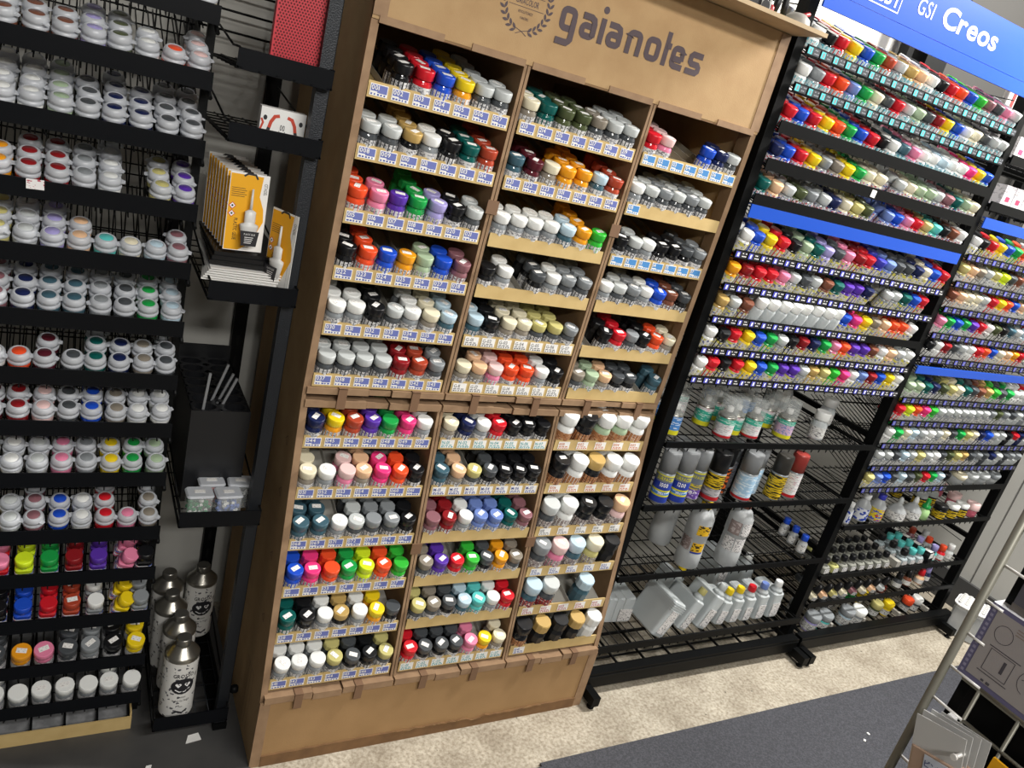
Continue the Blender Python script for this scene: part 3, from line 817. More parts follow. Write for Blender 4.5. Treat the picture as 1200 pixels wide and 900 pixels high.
def wire_shelf(z, lab, lip, y0=.09, y1=.46, x0=NX0, x1=NX1, bright=False):
    t = thing('wire_shelf', lab, 'shelf', ((x0 + x1) / 2, y0, z), (0, 0, 0), 'wire shelves in the niche')
    c = Vector(((x0 + x1) / 2, y0, z))
    B = MB(); B.box(x0, x1, y0, y0 + .0025, z - .002, z + lip); obj('front_lip', B, t, M_LIP, loc=-c)
    B = MB()
    for k in range(6): xx = x0 + .006 + (x1 - x0 - .012) * k / 5; B.tube((xx, y0, z), (xx, y1, z), .0013)
    for k in range(9): yy = y0 + .02 + (y1 - y0 - .02) * k / 8; B.tube((x0, yy, z - .002), (x1, yy, z - .002), .0013)
    obj('wire_floor', B, t, M_HAMMER if bright else M_WIRE, loc=-c, kind='stuff')
    for xx in (x0 + .001, x1 - .001):
        B = MB(); B.path([(xx, y0, z + lip), (xx, y0 + .06, z + lip), (xx, y1, z + .07)], .0018); B.tube((xx, y0, z), (xx, y1, z), .0022); obj('side_rail', B, t, M_WIRE, loc=-c)
    return t


SZ = [1.279, 1.176, .931, .509, .043]
for z, lip, lab in zip(SZ, (.027, .026, .030, .029, .030), ('black wire shelf holding the red perforated panel', 'black wire shelf holding the white plier carton',
                       'black wire shelf holding the yellow glue packs', 'black wire basket holding four small clear tubs', 'black wire basket of silver bottles near the floor')):
    wire_shelf(z, lab, lip, bright=z < .1)
# horizontal wall wires above the red panel
B = MB()
for k in range(7): B.tube((-.19, .47, 1.32 + k * .035), (-.04, .47, 1.32 + k * .035), .0022)
for x in (-.185, -.055): B.tube((x, .472, 1.25), (x, .472, 1.7), .0025)
tag(obj('wall_wire_grid', B, None, M_WIRE), 'black wall wire grid behind the red perforated panel', 'wire grid')
# red perforated panel pack
mr = mat('red_perforated_plastic', 'c3303c', 0.4); nt = mr.node_tree; bs = nt.nodes['Principled BSDF']
t = thing('red_panel_pack', 'bright red perforated plastic panel standing on the top niche shelf', 'panel', (-.09, .125, 1.281))
B = MB(); B.box(-.036, .036, -.004, .010, 0, .16); obj('sleeve', B, t, mr)
B = MB()
for i in range(15):
    for k in range(36):
        x = -.0325 + i * .0045 + (.00225 if k % 2 else 0); z = .006 + k * .0041
        if x > .033: continue
        B.add([(x + .0015 * math.cos(R(60 * q + 30)), -.0042, z + .0017 * math.sin(R(60 * q + 30))) for q in range(6)], [tuple(range(6))])
obj('holes', B, t, mat('dark_red_hole', '5d1016', 0.7), kind='stuff')
# white carton with pliers printed on it
t = thing('white_carton', 'white carton printed with red-handled pliers on the second niche shelf', 'carton', (-.088, .155, 1.1785), (0, 0, R(-4)))
B = MB(); B.box(-.034, .034, -.013, .013, 0, .052); obj('box', B, t, mat('white_carton', 'f0f0ee', 0.4))
B = MB(); T = front_T(0, -.0133, 0)
for s in (-1, 1):
    B.ribbon([(s * .006, .042), (s * .013, .040), (s * .018, .031), (s * .020, .022)], .0050, 0, T)
    B.ribbon([(s * .020, .022), (s * .024, .008), (s * .026, .001)], .0050, 1, T)
    B.ribbon([(s * .004, .020), (s * .007, .004)], .0010, 1, T)
    B.add([(s * .027 + .003 * math.cos(R(45 * k)), .036 + .004 * math.sin(R(45 * k)), 0) for k in range(8)], [tuple(range(8))], 1, False, T)
text(B, '00', .012, 1, T @ Matrix.Translation((0, .021, 0)), sx=.6, center=True, off=.01)
B.ribbon([(-.0335 + .001, .034), (-.0335 + .004, .028), (-.0335 + .001, .018)], .003, 0, T)
obj('printed_picture', B, t, [mat('print_red', 'c8452e', 0.5), M_TBLACK])
# yellow glue blister packs
gl_card = MB(); gl_card.box(-.0310, .0310, -.0004, .0004, 0, .125); gl_card = gl_card.mesh('card', [M_WHITEP])
_y = MB(); T = front_T(0, -.0006, 0)
_y.add([(-.030, .001, 0), (-.008, .001, 0), (.010, .012, 0), (.028, .05, 0), (.026, .07, 0), (.018, .09, 0), (.021, .122, 0), (-.030, .122, 0)], [tuple(range(8))], 0, False, T)
gl_yel = _y.mesh('printed_panel', [M_YELLOW])
_t = MB(); T2 = front_T(0, -.0009, 0)
text(_t, 'PLASTIC GLUE', .0080, 0, T2 @ Matrix.Translation((-.0185, .052, 0)) @ Matrix.Rotation(R(-90), 4, 'Z'), sx=.62, gap=.12, off=.012)
text(_t, 'CITADEL', .0075, 0, T2 @ Matrix.Translation((.0235, .112, 0)) @ Matrix.Rotation(R(-90), 4, 'Z'), sx=.6, gap=.12)
_t.ribbon([(-.010, .1195), (-.004, .124), (.008, .1235), (.012, .117)], .003, 0, T2)
for k in range(5): _t.ribbon([(-.027, .100 - k * .0032), (-.006 + .003 * (k % 2), .100 - k * .0032)], .0008, 0, T2)
gl_txt = _t.mesh('lettering', [M_TBLACK])
_h = MB()
for k in range(2):
    z = .0715 - k * .0125
    _h.add([(-.0235, z - .006, 0), (-.0175, z, 0), (-.0235, z + .006, 0), (-.0295, z, 0)], [(0, 1, 2, 3)], 0, False, T2)
    _h.add([(-.0235, z - .0045, .0002), (-.019, z, .0002), (-.0235, z + .0045, .0002), (-.028, z, .0002)], [(0, 1, 2, 3)], 1, False, T2)
    _h.add([(-.0235, z - .002, .0004), (-.0215, z, .0004), (-.0235, z + .002, .0004), (-.0255, z, .0004)], [(0, 1, 2, 3)], 2, False, T2)
gl_haz = _h.mesh('hazard_marks', [mat('hazard_red', 'd0402c', 0.5), M_WHITE, M_TBLACK])
_b = MB(); bt = Matrix.Translation((.004, -.0085, .012))
_b.lathe([(.0085, 0), (.0150, .030), (.0150, .033), (.0082, .036), (.0090, .038), (.0090, .054), (.0035, .057)], 14, 0, bt @ Matrix.Scale(.55, 4, (0, 1, 0)))
_b.lathe([(.0025, .057), (.0016, .090)], 8, 0, bt)
gl_bot = _b.mesh('glue_bottle', [mat('white_glue_plastic', 'ececea', 0.35, trans=.15)])
_k = MB(); _k.add([(-.0085, .012, 0), (.0155, .012, 0), (.0185, .036, 0), (-.0115, .036, 0)], [(0, 1, 2, 3)], 0, False, front_T(0, -.0179, 0))
text(_k, 'PLASTIC GLUE', .0042, 1, front_T(.0035, -.0182, .0295), sx=.62, gap=.12, center=True)
for q in range(4): _k.ribbon([(-.004, .026 - q * .003), (.010 - q * .001, .026 - q * .003)], .0009, 1, front_T(0, -.0182, 0))
gl_lab = _k.mesh('bottle_label', [M_TBLACK, M_WHITE])


def glue_pack(loc, rot, lab, front=False):
    t = thing('glue_pack', lab, 'glue pack', loc, rot, 'yellow glue packs on the third niche shelf')
    obj('card', gl_card, t); obj('printed_panel', gl_yel, t); obj('lettering', gl_txt, t); obj('hazard_marks', gl_haz, t)
    if front: obj('glue_bottle', gl_bot, t); obj('bottle_label', gl_lab, t)
    else:
        obj('glue_bottle', gl_bot, t, loc=(0, .004, 0)).scale = (1, .5, 1)
    return t


PK = ['foremost yellow plastic glue pack of the row facing the camera'] + [f'yellow glue pack standing {ORD[k]} in the row from the front' for k in range(1, 9)]
for k in range(9):
    glue_pack((-.122 - k * .0012, .150 + k * .0215, .9990 if k == 0 else .998), (R(-3), 0, R(6)), PK[k], k == 0)
glue_pack((-.066, .128, .953), (0, 0, R(-62)), 'single yellow glue pack turned edge-on at right end of its shelf', True)
# leaflets and black booklets under the packs
for k in range(6):
    B = MB(); B.box(-.062, .050, 0, .20, 0, .0014)
    tag(obj('leaflet', B, None, [M_WHITEP], loc=(-.124 + .003 * k, .098 + .004 * k, .9570 + k * .0030), rot=(R(-.3 * k), 0, R(-8 + 1.5 * k))),
        f'thin white-edged leaflet lying {ORD[k]} from bottom of the pile under the glue packs', 'leaflet', 'leaflets under the glue packs')
for k in range(3):
    B = MB(); B.box(-.056, .054, 0, .20, 0, .0060)
    tag(obj('booklet', B, None, [mat('black_booklet', '141416', .25)], loc=(-.116 + .004 * k, .132 + .006 * k, .9755 + k * .0066), rot=(0, 0, R(-3 + 1.5 * k))),
        f'black glossy booklet under the glue packs, {("lowest", "middle", "top")[k]} of three', 'booklet', 'black booklets under the glue packs')
# black tube holder
t = thing('tube_holder', 'tall black plastic box with two rows of round holes on its top', 'holder', (-.115, .17, .513))
bx0, bx1, by1, hz = -.050, .052, .255, .184
B = MB(); nh = 7
cells = []
hr = .0175
# top plate built around its holes
for c in range(2):
    for r in range(nh):
        cx = -.0245 + c * .051; cy = .020 + r * .0358
        xa, xb, ya, yb = cx - .0255, cx + .0255, cy - .0179, cy + .0179
        ring = [(cx + .0195 * math.cos(R(22.5 * k)), cy + .0145 * math.sin(R(22.5 * k)), hz) for k in range(16)]
        sq = []
        for k in range(16):
            a = R(22.5 * k); ca, sa = math.cos(a), math.sin(a); s_ = min((.0255 / abs(ca)) if abs(ca) > 1e-6 else 9, (.0179 / abs(sa)) if abs(sa) > 1e-6 else 9)
            sq.append((cx + ca * s_, cy + sa * s_, hz))
        low = [(p[0], p[1], hz - .06) for p in ring]
        B.add(ring + sq + low, [(k, (k + 1) % 16, 16 + (k + 1) % 16, 16 + k) for k in range(16)] + [(32 + k, 32 + (k + 1) % 16, (k + 1) % 16, k) for k in range(16)] + [tuple(32 + k for k in range(16))])
obj('top_plate', B, t, mat('black_holder_plastic', '1a1b1e', 0.36))
B = MB(); B.box(bx0, bx1, -.001, .002, 0, hz + .001); obj('front_panel', B, t, mat('black_holder_plastic'))
B = MB(); B.box(bx0, bx0 + .002, .002, by1, 0, hz); obj('side_panel', B, t, mat('black_holder_plastic'))
B = MB(); B.box(bx1 - .002, bx1, .002, by1, 0, hz); obj('side_panel', B, t, mat('black_holder_plastic'))
B = MB(); B.box(bx0, bx1, by1 - .003, by1, 0, hz + .03); obj('back_panel', B, t, mat('black_holder_plastic'))
B = MB(); B.box(.012, .0135, -.0025, -.001, .045, .06); obj('clip_slot', B, t, M_HAMMER)
for k, (x, y, lx, lz, wh) in enumerate(((-.146, .19, .004, .062, 'leftmost clear stick'), (-.138, .228, .020, .07, 'tallest clear stick'), (-.131, .226, .020, .055, 'third clear stick from left'), (-.128, .205, .02, .055, 'lowest clear stick at right'))):
    B = MB(); B.box(-.0022, .0022, -.0022, .0022, 0, .06 + lz)
    tag(obj('clear_stick', B, None, mat('grey_clear_stick', '8d8f92', .3, trans=.2), loc=(x, y, .64), rot=(0, math.atan2(lx, lz), 0)), wh + ' standing in the black tube holder', 'stick', 'clear sticks in the tube holder')
# four small tubs in the basket
for k, (x, y, code, lab) in enumerate(((-.142, .120, 'e', 'small clear tub of green bits in front left of the basket'), (-.093, .118, 'u', 'small clear tub of pale blue bits in front right of the basket'),
                                       (-.117, .1605, 'R', 'small clear tub of red bits at back left of the basket'), (-.066, .158, 'K', 'small clear tub of black and white bits at back right of basket'))):
    t = thing('tuft_tub', lab, 'tub', (x, y, .5125), (0, 0, random.uniform(-.1, .1)), 'small clear tubs in the niche basket')
    B = MB(); B.rbox(-.0215, .0215, -.0180, .0180, 0, .044, .006); mtub = mat('thin_clear_tub', 'f2f6f6', .1); mtub.node_tree.nodes['Principled BSDF'].inputs['Alpha'].default_value = .22; obj('shell', B, t, mtub)
    B = MB(); rg = random.Random(k)
    for q in range(90):
        a, b_, c_ = rg.uniform(-.0175, .0175), rg.uniform(-.014, .014), rg.uniform(.004, .038)
        B.box(a - .0024, a + .0024, b_ - .0024, b_ + .0024, c_ - .0024, c_ + .0024, rg.choice((0, 0, 0, 0, 1)), Matrix.Translation((a, b_, c_)) @ Matrix.Rotation(rg.uniform(0, 3), 4, Vector((1, rg.random(), rg.random()))) @ Matrix.Translation((-a, -b_, -c_)))
    obj('filling', B, t, [mat('bits_' + WORD[code].replace(' ', '_'), PAL[code][1] if code != 'e' else '2f8a58', .7), mat('bits_pale', 'd8dad8', .7)], kind='stuff')
    B = MB(); B.rbox(-.0232, .0232, -.0196, .0196, .044, .0505, .007); obj('lid', B, t, M_LID)
    B = MB(); B.box(-.009, .009, -.005, .005, .0507, .0512); obj('price_sticker', B, t, M_STICK)
# silver bottles
sb_body = MB().lathe([(.0300, 0), (.0318, .002), (.0318, .138), (.0300, .141)], 24).mesh('body', [M_SILVER])
sb_lab = MB().lathe([(.0321, .004), (.0321, .136)], 24, cap0=False, cap1=False).mesh('printed_wrap', [print_mat('white_doodle_wrap', 'e6e5e1', [('5a5a60', .93)], (200, 200, 260))])
sb_cone = MB().lathe([(.0322, .139), (.0325, .143), (.0300, .146), (.0165, .161), (.0148, .163)], 24, cap0=False).mesh('shoulder', [M_SILVER])
sb_cap = MB().lathe([(.0142, .162), (.0148, .163), (.0148, .175), (.0132, .178)], 18, ribs=.03).mesh('cap', [mat('grey_tin_cap', '8c8a84', .3, metal=.8)])


def curved(mb, rad, z0, x0=0):
    """wrap flat art (x, z) around a bottle of radius rad facing -Y"""
    for i, (x, y, z) in enumerate(mb.v):
        a = (x + x0) / rad - math.pi / 2
        mb.v[i] = (rad * math.cos(a), rad * math.sin(a), z + z0)
    return mb


FA = MB(); TF = Matrix(((1, 0, 0, 0), (0, 0, 0, 0), (0, 1, 0, 0), (0, 0, 0, 1)))
def disc(mb, cx, cz, rx, rz, m, n=20, rings=3):
    for a in range(rings):
        for k in range(n):
            t0, t1 = 2 * math.pi * k / n, 2 * math.pi * (k + 1) / n; r0, r1 = a / rings, (a + 1) / rings
            mb.add([(cx + rx * r * math.cos(t_), cz + rz * r * math.sin(t_), 0) for r, t_ in ((r0, t0), (r1, t0), (r1, t1), (r0, t1))], [(0, 1, 2, 3)], m, False, TF)
disc(FA, 0, .082, .0225, .0190, 0)
FA2 = MB()
for s in (-1, 1):
    cx, cz = s * .0085, .086
    FA2.add([(cx, cz - .006, 0), (cx + .0055, cz, 0), (cx + .0055, cz + .003, 0), (cx + .0028, cz + .0045, 0), (cx, cz + .0025, 0), (cx - .0028, cz + .0045, 0), (cx - .0055, cz + .003, 0), (cx - .0055, cz, 0)], [tuple(range(8))], 0, False, TF)
FA2.ribbon([(-.014, .075), (-.006, .070), (.004, .0695), (.014, .076)], .0022, 0, TF)
FA3 = MB()
text(FA3, 'GROSSO', .0125, 0, TF @ Matrix.Translation((0, .1035, 0)), sx=.75, gap=.1, center=True, off=.02)
text(FA3, 'Grosso', .0070, 0, TF @ Matrix.Translation((0, .0535, 0)), sx=.75, gap=.1, center=True)
text(FA3, 'Medium for Marker', .0066, 0, TF @ Matrix.Translation((.000, .0445, 0)), sx=.62, gap=.1, center=True)
text(FA3, 'Fast', .006, 0, TF @ Matrix.Translation((0, .030, 0)), sx=.75, gap=.1, center=True)
FA3.ribbon([(-.014, .016), (-.006, .020), (.004, .015), (.014, .021)], .004, 0, TF)
sb_face = curved(FA, .0326, 0).mesh('face_emblem', [M_TBLACK]); sb_eyes = curved(FA2, .0329, 0).mesh('face_features', [M_WHITE]); sb_txt = curved(FA3, .0326, 0).mesh('lettering', [M_TBLACK])
for x, y, rz, lab in ((-.130, .142, .1, 'foremost silver bottle with a black smiling emblem in the floor basket'), (-.128, .214, .1, 'silver bottle directly behind the foremost one in the floor basket'),
                      (-.138, .284, .2, 'third silver bottle in the row, in shade by the left rack'), (-.137, .356, .2, 'rearmost silver bottle of the left row in the floor basket'),
                      (-.066, .372, .1, 'silver bottle standing alone at back right of the floor basket')):
    t = thing('silver_bottle', lab, 'bottle', (x, y, .0450), (0, 0, rz), 'silver bottles in the floor basket')
    obj('body', sb_body, t); obj('printed_wrap', sb_lab, t); obj('shoulder', sb_cone, t); obj('cap', sb_cap, t)
    obj('face_emblem', sb_face, t); obj('face_features', sb_eyes, t); obj('lettering', sb_txt, t)

# ------------------------------------------------------------------ right black rack (two bays)
RB = Vector((1.61, .25, 0))
RK = thing('bottle_rack', 'long black metal rack in two bays along the wall at right', 'rack', RB)
for x in (.822, 1.607, 2.402):
    B = MB(); B.box(x - .012, x + .012, .058, .088, .0, 1.86); obj('upright', B, RK, M_BLACK, loc=-RB)
    B = MB(); B.box(x - .012, x + .012, .44, .47, .0, 1.86); obj('upright', B, RK, M_BLACK, loc=-RB)
    for z in (.03, .34, .72, 1.18, 1.56):
        B = MB(); B.box(x - .006, x + .006, .088, .44, z, z + .016); obj('side_bar', B, RK, M_BLACK, loc=-RB)
    B = MB()
    for k in range(14): B.tube((x, .10, .08 + k * .12), (x, .44, .08 + k * .12 + .03), .0014, 4)
    obj('side_wires', B, RK, M_WIRE, loc=-RB, kind='stuff')
for x0, x1 in ((.81, 1.6), (1.614, 2.41)):
    B = MB(); B.box(x0, x1, .018, .045, .028, .072); obj('base_rail', B, RK, M_BLACK, loc=-RB)
    B = MB(); B.box(x0, x1, .016, .0182, .060, .064); obj('rail_edge', B, RK, M_BLACK2, loc=-RB)
    B = MB()
    for k in range(9): xx = x0 + .03 + k * (x1 - x0 - .06) / 8; B.box(xx - .002, xx + .002, .045, .44, .060, .066)
    for k in range(5): B.box(x0, x1, .08 + k * .08, .084 + k * .08, .056, .061)
    obj('base_grid', B, RK, M_WIRE, loc=-RB, kind='stuff')
for x in (.822, 1.600, 1.630, 2.372):
    B = MB(); B.box(x - .011, x + .011, -.03, .07, .014, .040); obj('foot', B, RK, M_BLACK, loc=-RB)
    B = MB().lathe([(.009, .0), (.010, .004), (.004, .006), (.004, .016)], 10, 0, Matrix.Translation((x, -.015, 0))); obj('levelling_foot', B, RK, M_BLACK2, loc=-RB)
B = MB()
for k in range(7): B.tube((.822, .455, .95 + k * .095), (2.40, .455, .95 + k * .095), .0015, 4)
for k in range(20): B.tube((.83 + k * .08, .457, .93), (.83 + k * .08, .457, 1.56), .0013, 4)
obj('back_wire_grid', B, RK, M_WIRE, loc=-RB, kind='stuff')
# blue strips and sign
for x0, x1, z0, z1, lab in ((.834, 1.588, 1.2365, 1.2635, 'wide blue plastic strip across the near bay of the right rack'),
                            (1.622, 2.39, 1.3385, 1.3645, 'upper blue plastic strip across the far bay of the right rack'), (1.622, 2.39, .936, .957, 'lower narrow blue strip across the far bay of the right rack')):
    B = MB(); B.box(x0, x1, .048, .051, z0, z1); B.box(x0, x1, .051, .058, z1 - .002, z1)
    tag(obj('blue_strip', B, None, M_BLUE2), lab, 'strip', 'blue strips on the right rack')
SB_ = Vector((1.22, .05, 1.627))
t = thing('blue_sign', 'large blue sign board with white lettering above the right rack', 'sign', SB_)
B = MB(); B.box(.832, 1.64, .046, .050, 1.6695, 1.7635); obj('board', B, t, M_BLUE, loc=-SB_)
B = MB(); B.box(.832, 1.64, .0455, .050, 1.641, 1.6685); obj('folded_edge', B, t, M_BLUE, loc=-SB_)
B = MB(); T = front_T(0, .0455, 0)
text(B, 'GSI', .0415, 0, T @ Matrix.Translation((1.086, 1.6995, 0)), sx=.86, gap=.16, off=.004, res=6)
text(B, 'Creos', .0560, 0, T @ Matrix.Translation((1.170, 1.6985, 0)), sx=1.42, gap=.055, off=.022, res=6)
obj('lettering', B, t, M_WHITE, loc=-SB_)
B = MB()
B.ribbon([(.90, 1.6835), (1.034, 1.6835), (1.034, 1.738), (.90, 1.738)], .0022, 0, T, True)
text(B, 'HOBBY', .040, 0, T @ Matrix.Translation((.910, 1.691, 0)), sx=.90, gap=.07, off=.022, res=6)
obj('boxed_logo', B, t, M_WHITE, loc=-SB_)

# bottles and sloping shelves
RT = R(21)
acb = MB().lathe([(.0135, 0), (.0152, .002), (.0155, .006), (.0155, .021), (.0120, .0265)], 12).mesh('body', [M_GLASS])
acl = {k: MB().lathe([(.0157, .0035), (.0157, .0215)], 12, cap0=False, cap1=False).mesh('label_band', [m]) for k, m in dict(a=M_LABT, s=M_LABS).items()}
acc = MB().lathe([(.0136, .0265), (.0146, .0275), (.0146, .0430), (.0134, .0448)], 16, ribs=.012).mesh('cap', [M_CAP])
lqb = MB().lathe([(.0140, 0), (.0155, .002), (.0157, .006), (.0157, .028), (.0120, .0335)], 12).mesh('body', [M_GLASS])
lql = {k: MB().lathe([(.0159, .004), (.0159, .0275)], 12, cap0=False, cap1=False).mesh('label_band', [m]) for k, m in dict(y=M_LABY, w=M_LABW).items()}
lqc = MB().lathe([(.0138, .0335), (.0147, .0345), (.0147, .0490), (.0135, .0508)], 16, ribs=.012).mesh('cap', [M_CAP])
tlb = MB().lathe([(.0140, 0), (.0162, .002), (.0164, .006), (.0164, .036), (.0120, .043)], 14).mesh('body', [M_MILK])
tlc = MB().lathe([(.0145, .042), (.0150, .043), (.0150, .060), (.0140, .062)], 16, ribs=.012).mesh('cap', [M_CAP])
RROWS1 = [('1.574', 'tag', 'a', 'W4 K4 R4 Y4 B4 E3 c3 L3 g3 F3 W4 K4 R4 O3 B3 e4 m3 D3 P4 L3'),
          ('1.505', 'tag', 'a', 'W4 G4 R4 O4 u4 E4 f4 D3 R4 L3 s4 D3 C4 Y4 B4 W4 f3 D3 L3 L3'),
          ('1.432', 'lip', 'a', 'R4 B4 R4 Y4 O4 E4 B4 R4 K4 W4 t3 P4 W3 W3 S3 W3 W3 H4 Y3 B3'),
          ('1.358', 'lip', 's', 'N4 B4 R4 Y4 G4 x4 Y4 E4 f4 f4 . L4 f4 s4 s4 L3 m3 T3 s3 f3'),
          ('1.286', 'lip', 's', 'T4 F4 L4 o4 G4 L4 N4 f4 k4 o4 . u4 B4 P4 R4 k4 q4 K3 b3 W3'),
          ('1.168', 'tagb', 'y', 'W2 B3 Y3 R3 K3 s3 T3 v3 D3 P3 C3 R4 i4 u3 D3 D3 N3 f3 B3 R3'),
          ('1.096', 'tagb', 'y', 'A2 C3 R3 R3 P3 L2 D2 L2 b2 T2 V2 V2 N2 . L2 L2 T2 B2 R2 .'),
          ('1.022', 'tagb', 'y', 'g2 L2 b2 !3 !3 !3 !3 !3 !3 !3 !3 B2 H2 Y3 x2 F2 O2 O2 W2 .'),
          ('.950', 'tagb', 'y', 'W2 K3 R3 Y3 B3 E3 L2 K2 C3 N3 E3 P3 O3 V3 V3 b2 W2 F2 L2 W2'),
          ('.880', 'tagb', 'y', 'W2 R2 K2 R2 Y2 B2 E2 V2 V2 L2 g2 k2 e2 H2 W2 u2 C2 B2 Y2 W2')]
RROWS2 = [('1.270', 'tagb', 'y', 'W K R Y B E O L W Y R B E L W K R O B E'), ('1.198', 'tagb', 'w', 'k F x L k l D b L L W K R k f D L s b K'), ('1.128', 'tagb', 'w', 'b F f f L R Y O B F s D L K W f R B Y k'),
          ('1.055', 'tagb', 'w', 'P E B E V R W o K t L S R W L D K E B f'), ('.987', 'tagb', 'w', 'K W C D L W R O B f F A R s L W D K f L'), ('.865', 'tagb', 'w', 's s T N o k f T D b g e D E W W R L D k'),
          ('.795', 'tagb', 'w', 'R l O H e L L L L L L L G o G D L G L L'), ('.723', 'tagb', 'w', 'W E f S L W L f D E k f N B L L K R N A'), ('.651', 'tagb', 'w', 'L L D S L k L W D o k g D G D N L D G G'),
          ('.579', 'tagb', 'w', 'k u B D S D o R E S K . . . . . . . . .')]
T1 = []
def ptag(kind):
    out = []
    for v in range(3):
        rg = random.Random(v); mb = MB(); T = front_T(0, -.0006, 0); W_ = .034
        mb.box(0, W_, -.0004, 0, 0, .0145, 0)
        bw = .013
        mb.add([(.001, .0012, 0), (bw, .0012, 0), (bw, .0133, 0), (.001, .0133, 0)], [(0, 1, 2, 3)], 1, False, T)
        if kind == 'tag': mb.add([(bw + .001, .0012, 0), (W_ - .001, .0012, 0), (W_ - .001, .0133, 0), (bw + .001, .0133, 0)], [(0, 1, 2, 3)], 3, False, T)
        mb.add([(.005, .003, .0001), (.009 + .001 * v, .003, .0001), (.0105, .0115, .0001), (.0055, .011, .0001)], [(0, 1, 2, 3)], 2, False, T)
        for k in range(4):
            x = bw + .002 + .0045 * k
            for z, hh in ((.0095, .002), (.0035, .002)):
                if rg.random() < .75: mb.add([(x, z, .0001), (x + .0035, z, .0001), (x + .0035, z + hh, .0001), (x, z + hh, .0001)], [(0, 1, 2, 3)], 2, False, T)
        out.append(mb.mesh('price_tag', [M_TBLACK, M_CYAN if kind == 'tag' else M_TBLUE, M_WHITE if kind == 'tagb' else M_TGREY, M_TDARK]))
    return out


PT = {k: ptag(k) for k in ('tag', 'tagb')}
AC, LQ, TALL = [], [], []


def px_of(p):
    d = Vector(p) - CAM; zc = d.dot(_f)
    return 600 + 910.92 * d.dot(_r) / zc


for bay, rows, x0, x1 in ((0, RROWS1, .836, 1.590), (1, RROWS2, 1.622, 2.392)):
    bn = ('near', 'far')[bay]
    for r, (zs, kind, fam, spec) in enumerate(rows):
        z = float(zs); lanes = spec.split(); n = len(lanes); pitch = (x1 - x0) / n
        t = thing('bottle_shelf', f'black sloping shelf with {"plain lip" if kind == "lip" else "price tags"}, {ORD[r]} from top, {bn} bay of bottle rack', 'shelf', (x0, .05, z), (0, 0, 0), 'sloping shelves of the right rack')
        wd = x1 - x0; hh = .024 if kind == 'lip' else .019
        B = MB(); B.box(0, wd, 0, .003, -hh, 0); B.box(0, wd, .003, .012, -hh, -hh + .002); lip_ = obj('front_lip', B, t, M_BLACK)
        B = MB()
        for k in range(n * 2): xx = (k + .5) * wd / (2 * n); B.tube((xx, .003, -hh + .003), (xx, .003 + .30 * math.cos(RT), -hh + .003 + .30 * math.sin(RT)), .0013, 4)
        for d in (.08, .18, .28): B.tube((0, d * math.cos(RT), -hh + .0015 + d * math.sin(RT)), (wd, d * math.cos(RT), -hh + .0015 + d * math.sin(RT)), .0018, 4)
        for k in range(n): xx = (k + .2) * wd / n; B.path([(xx, .002, -hh), (xx + .003, .002, -hh - .006), (xx + .006, .004, -hh)], .0009, 4)
        obj('wire_floor', B, t, M_WIRE, kind='stuff')
        ntag = n
        if bay == 0 and r == 7: ntag = 14
        if bay == 1 and r == 9: ntag = 11
        if kind != 'lip':
            if bay == 0:
                for i in range(ntag): obj('price_tag', PT[kind][(i * 7 + r) % 3], lip_, loc=(i * pitch + .0018, -.0004, -.0168))
            else:
                B = MB()
                for i in range(ntag):
                    me = PT[kind][(i * 7 + r) % 3]; base = Vector((i * pitch + .002, -.0004, -.0168))
                    for mi in range(4):
                        pass
                    vs = [tuple(v.co + base) for v in me.vertices]; b0 = len(B.v); B.v += vs
                    for p_ in me.polygons: B.f.append([q + b0 for q in p_.vertices]); B.m.append(p_.material_index); B.sm.append(False)
                obj('price_tags', B, lip_, [M_TBLACK, M_TBLUE, M_TGREY, M_TDARK], kind='stuff')
        for i, tk in enumerate(lanes):
            if tk == '.': continue
            code = tk[0]; cnt = int(tk[1:]) if len(tk) > 1 else 2
            for j in range(cnt):
                d = .020 + j * (.0335 if code != '!' else .0345)
                p = Vector((x0 + (i + .5) * pitch + random.uniform(-.001, .001), .05 + .004 + d * math.cos(RT), z - hh + .0058 + d * math.sin(RT)))
                pos = 'front' if j == 0 else ORD[j] + ' from front'
                where = f'{pos}, {ORD[i]} slot, {ORD[r]} row, {bn} bay of bottle rack'
                rot = (RT + random.uniform(-.05, .05), random.uniform(-.05, .05), 0)
                key = (p - CAM).length * (1 + .3 * j) + (50 if px_of(p) > 1212 else 0)
                item = (key, p, rot, code, fam, where, bay)
                if code == '!': TALL.append(item)
                elif bay == 0 and r < 5: AC.append(item)
                else: LQ.append(item)
AC.sort(key=lambda q: q[0]); LQ.sort(key=lambda q: q[0])
NB = 300
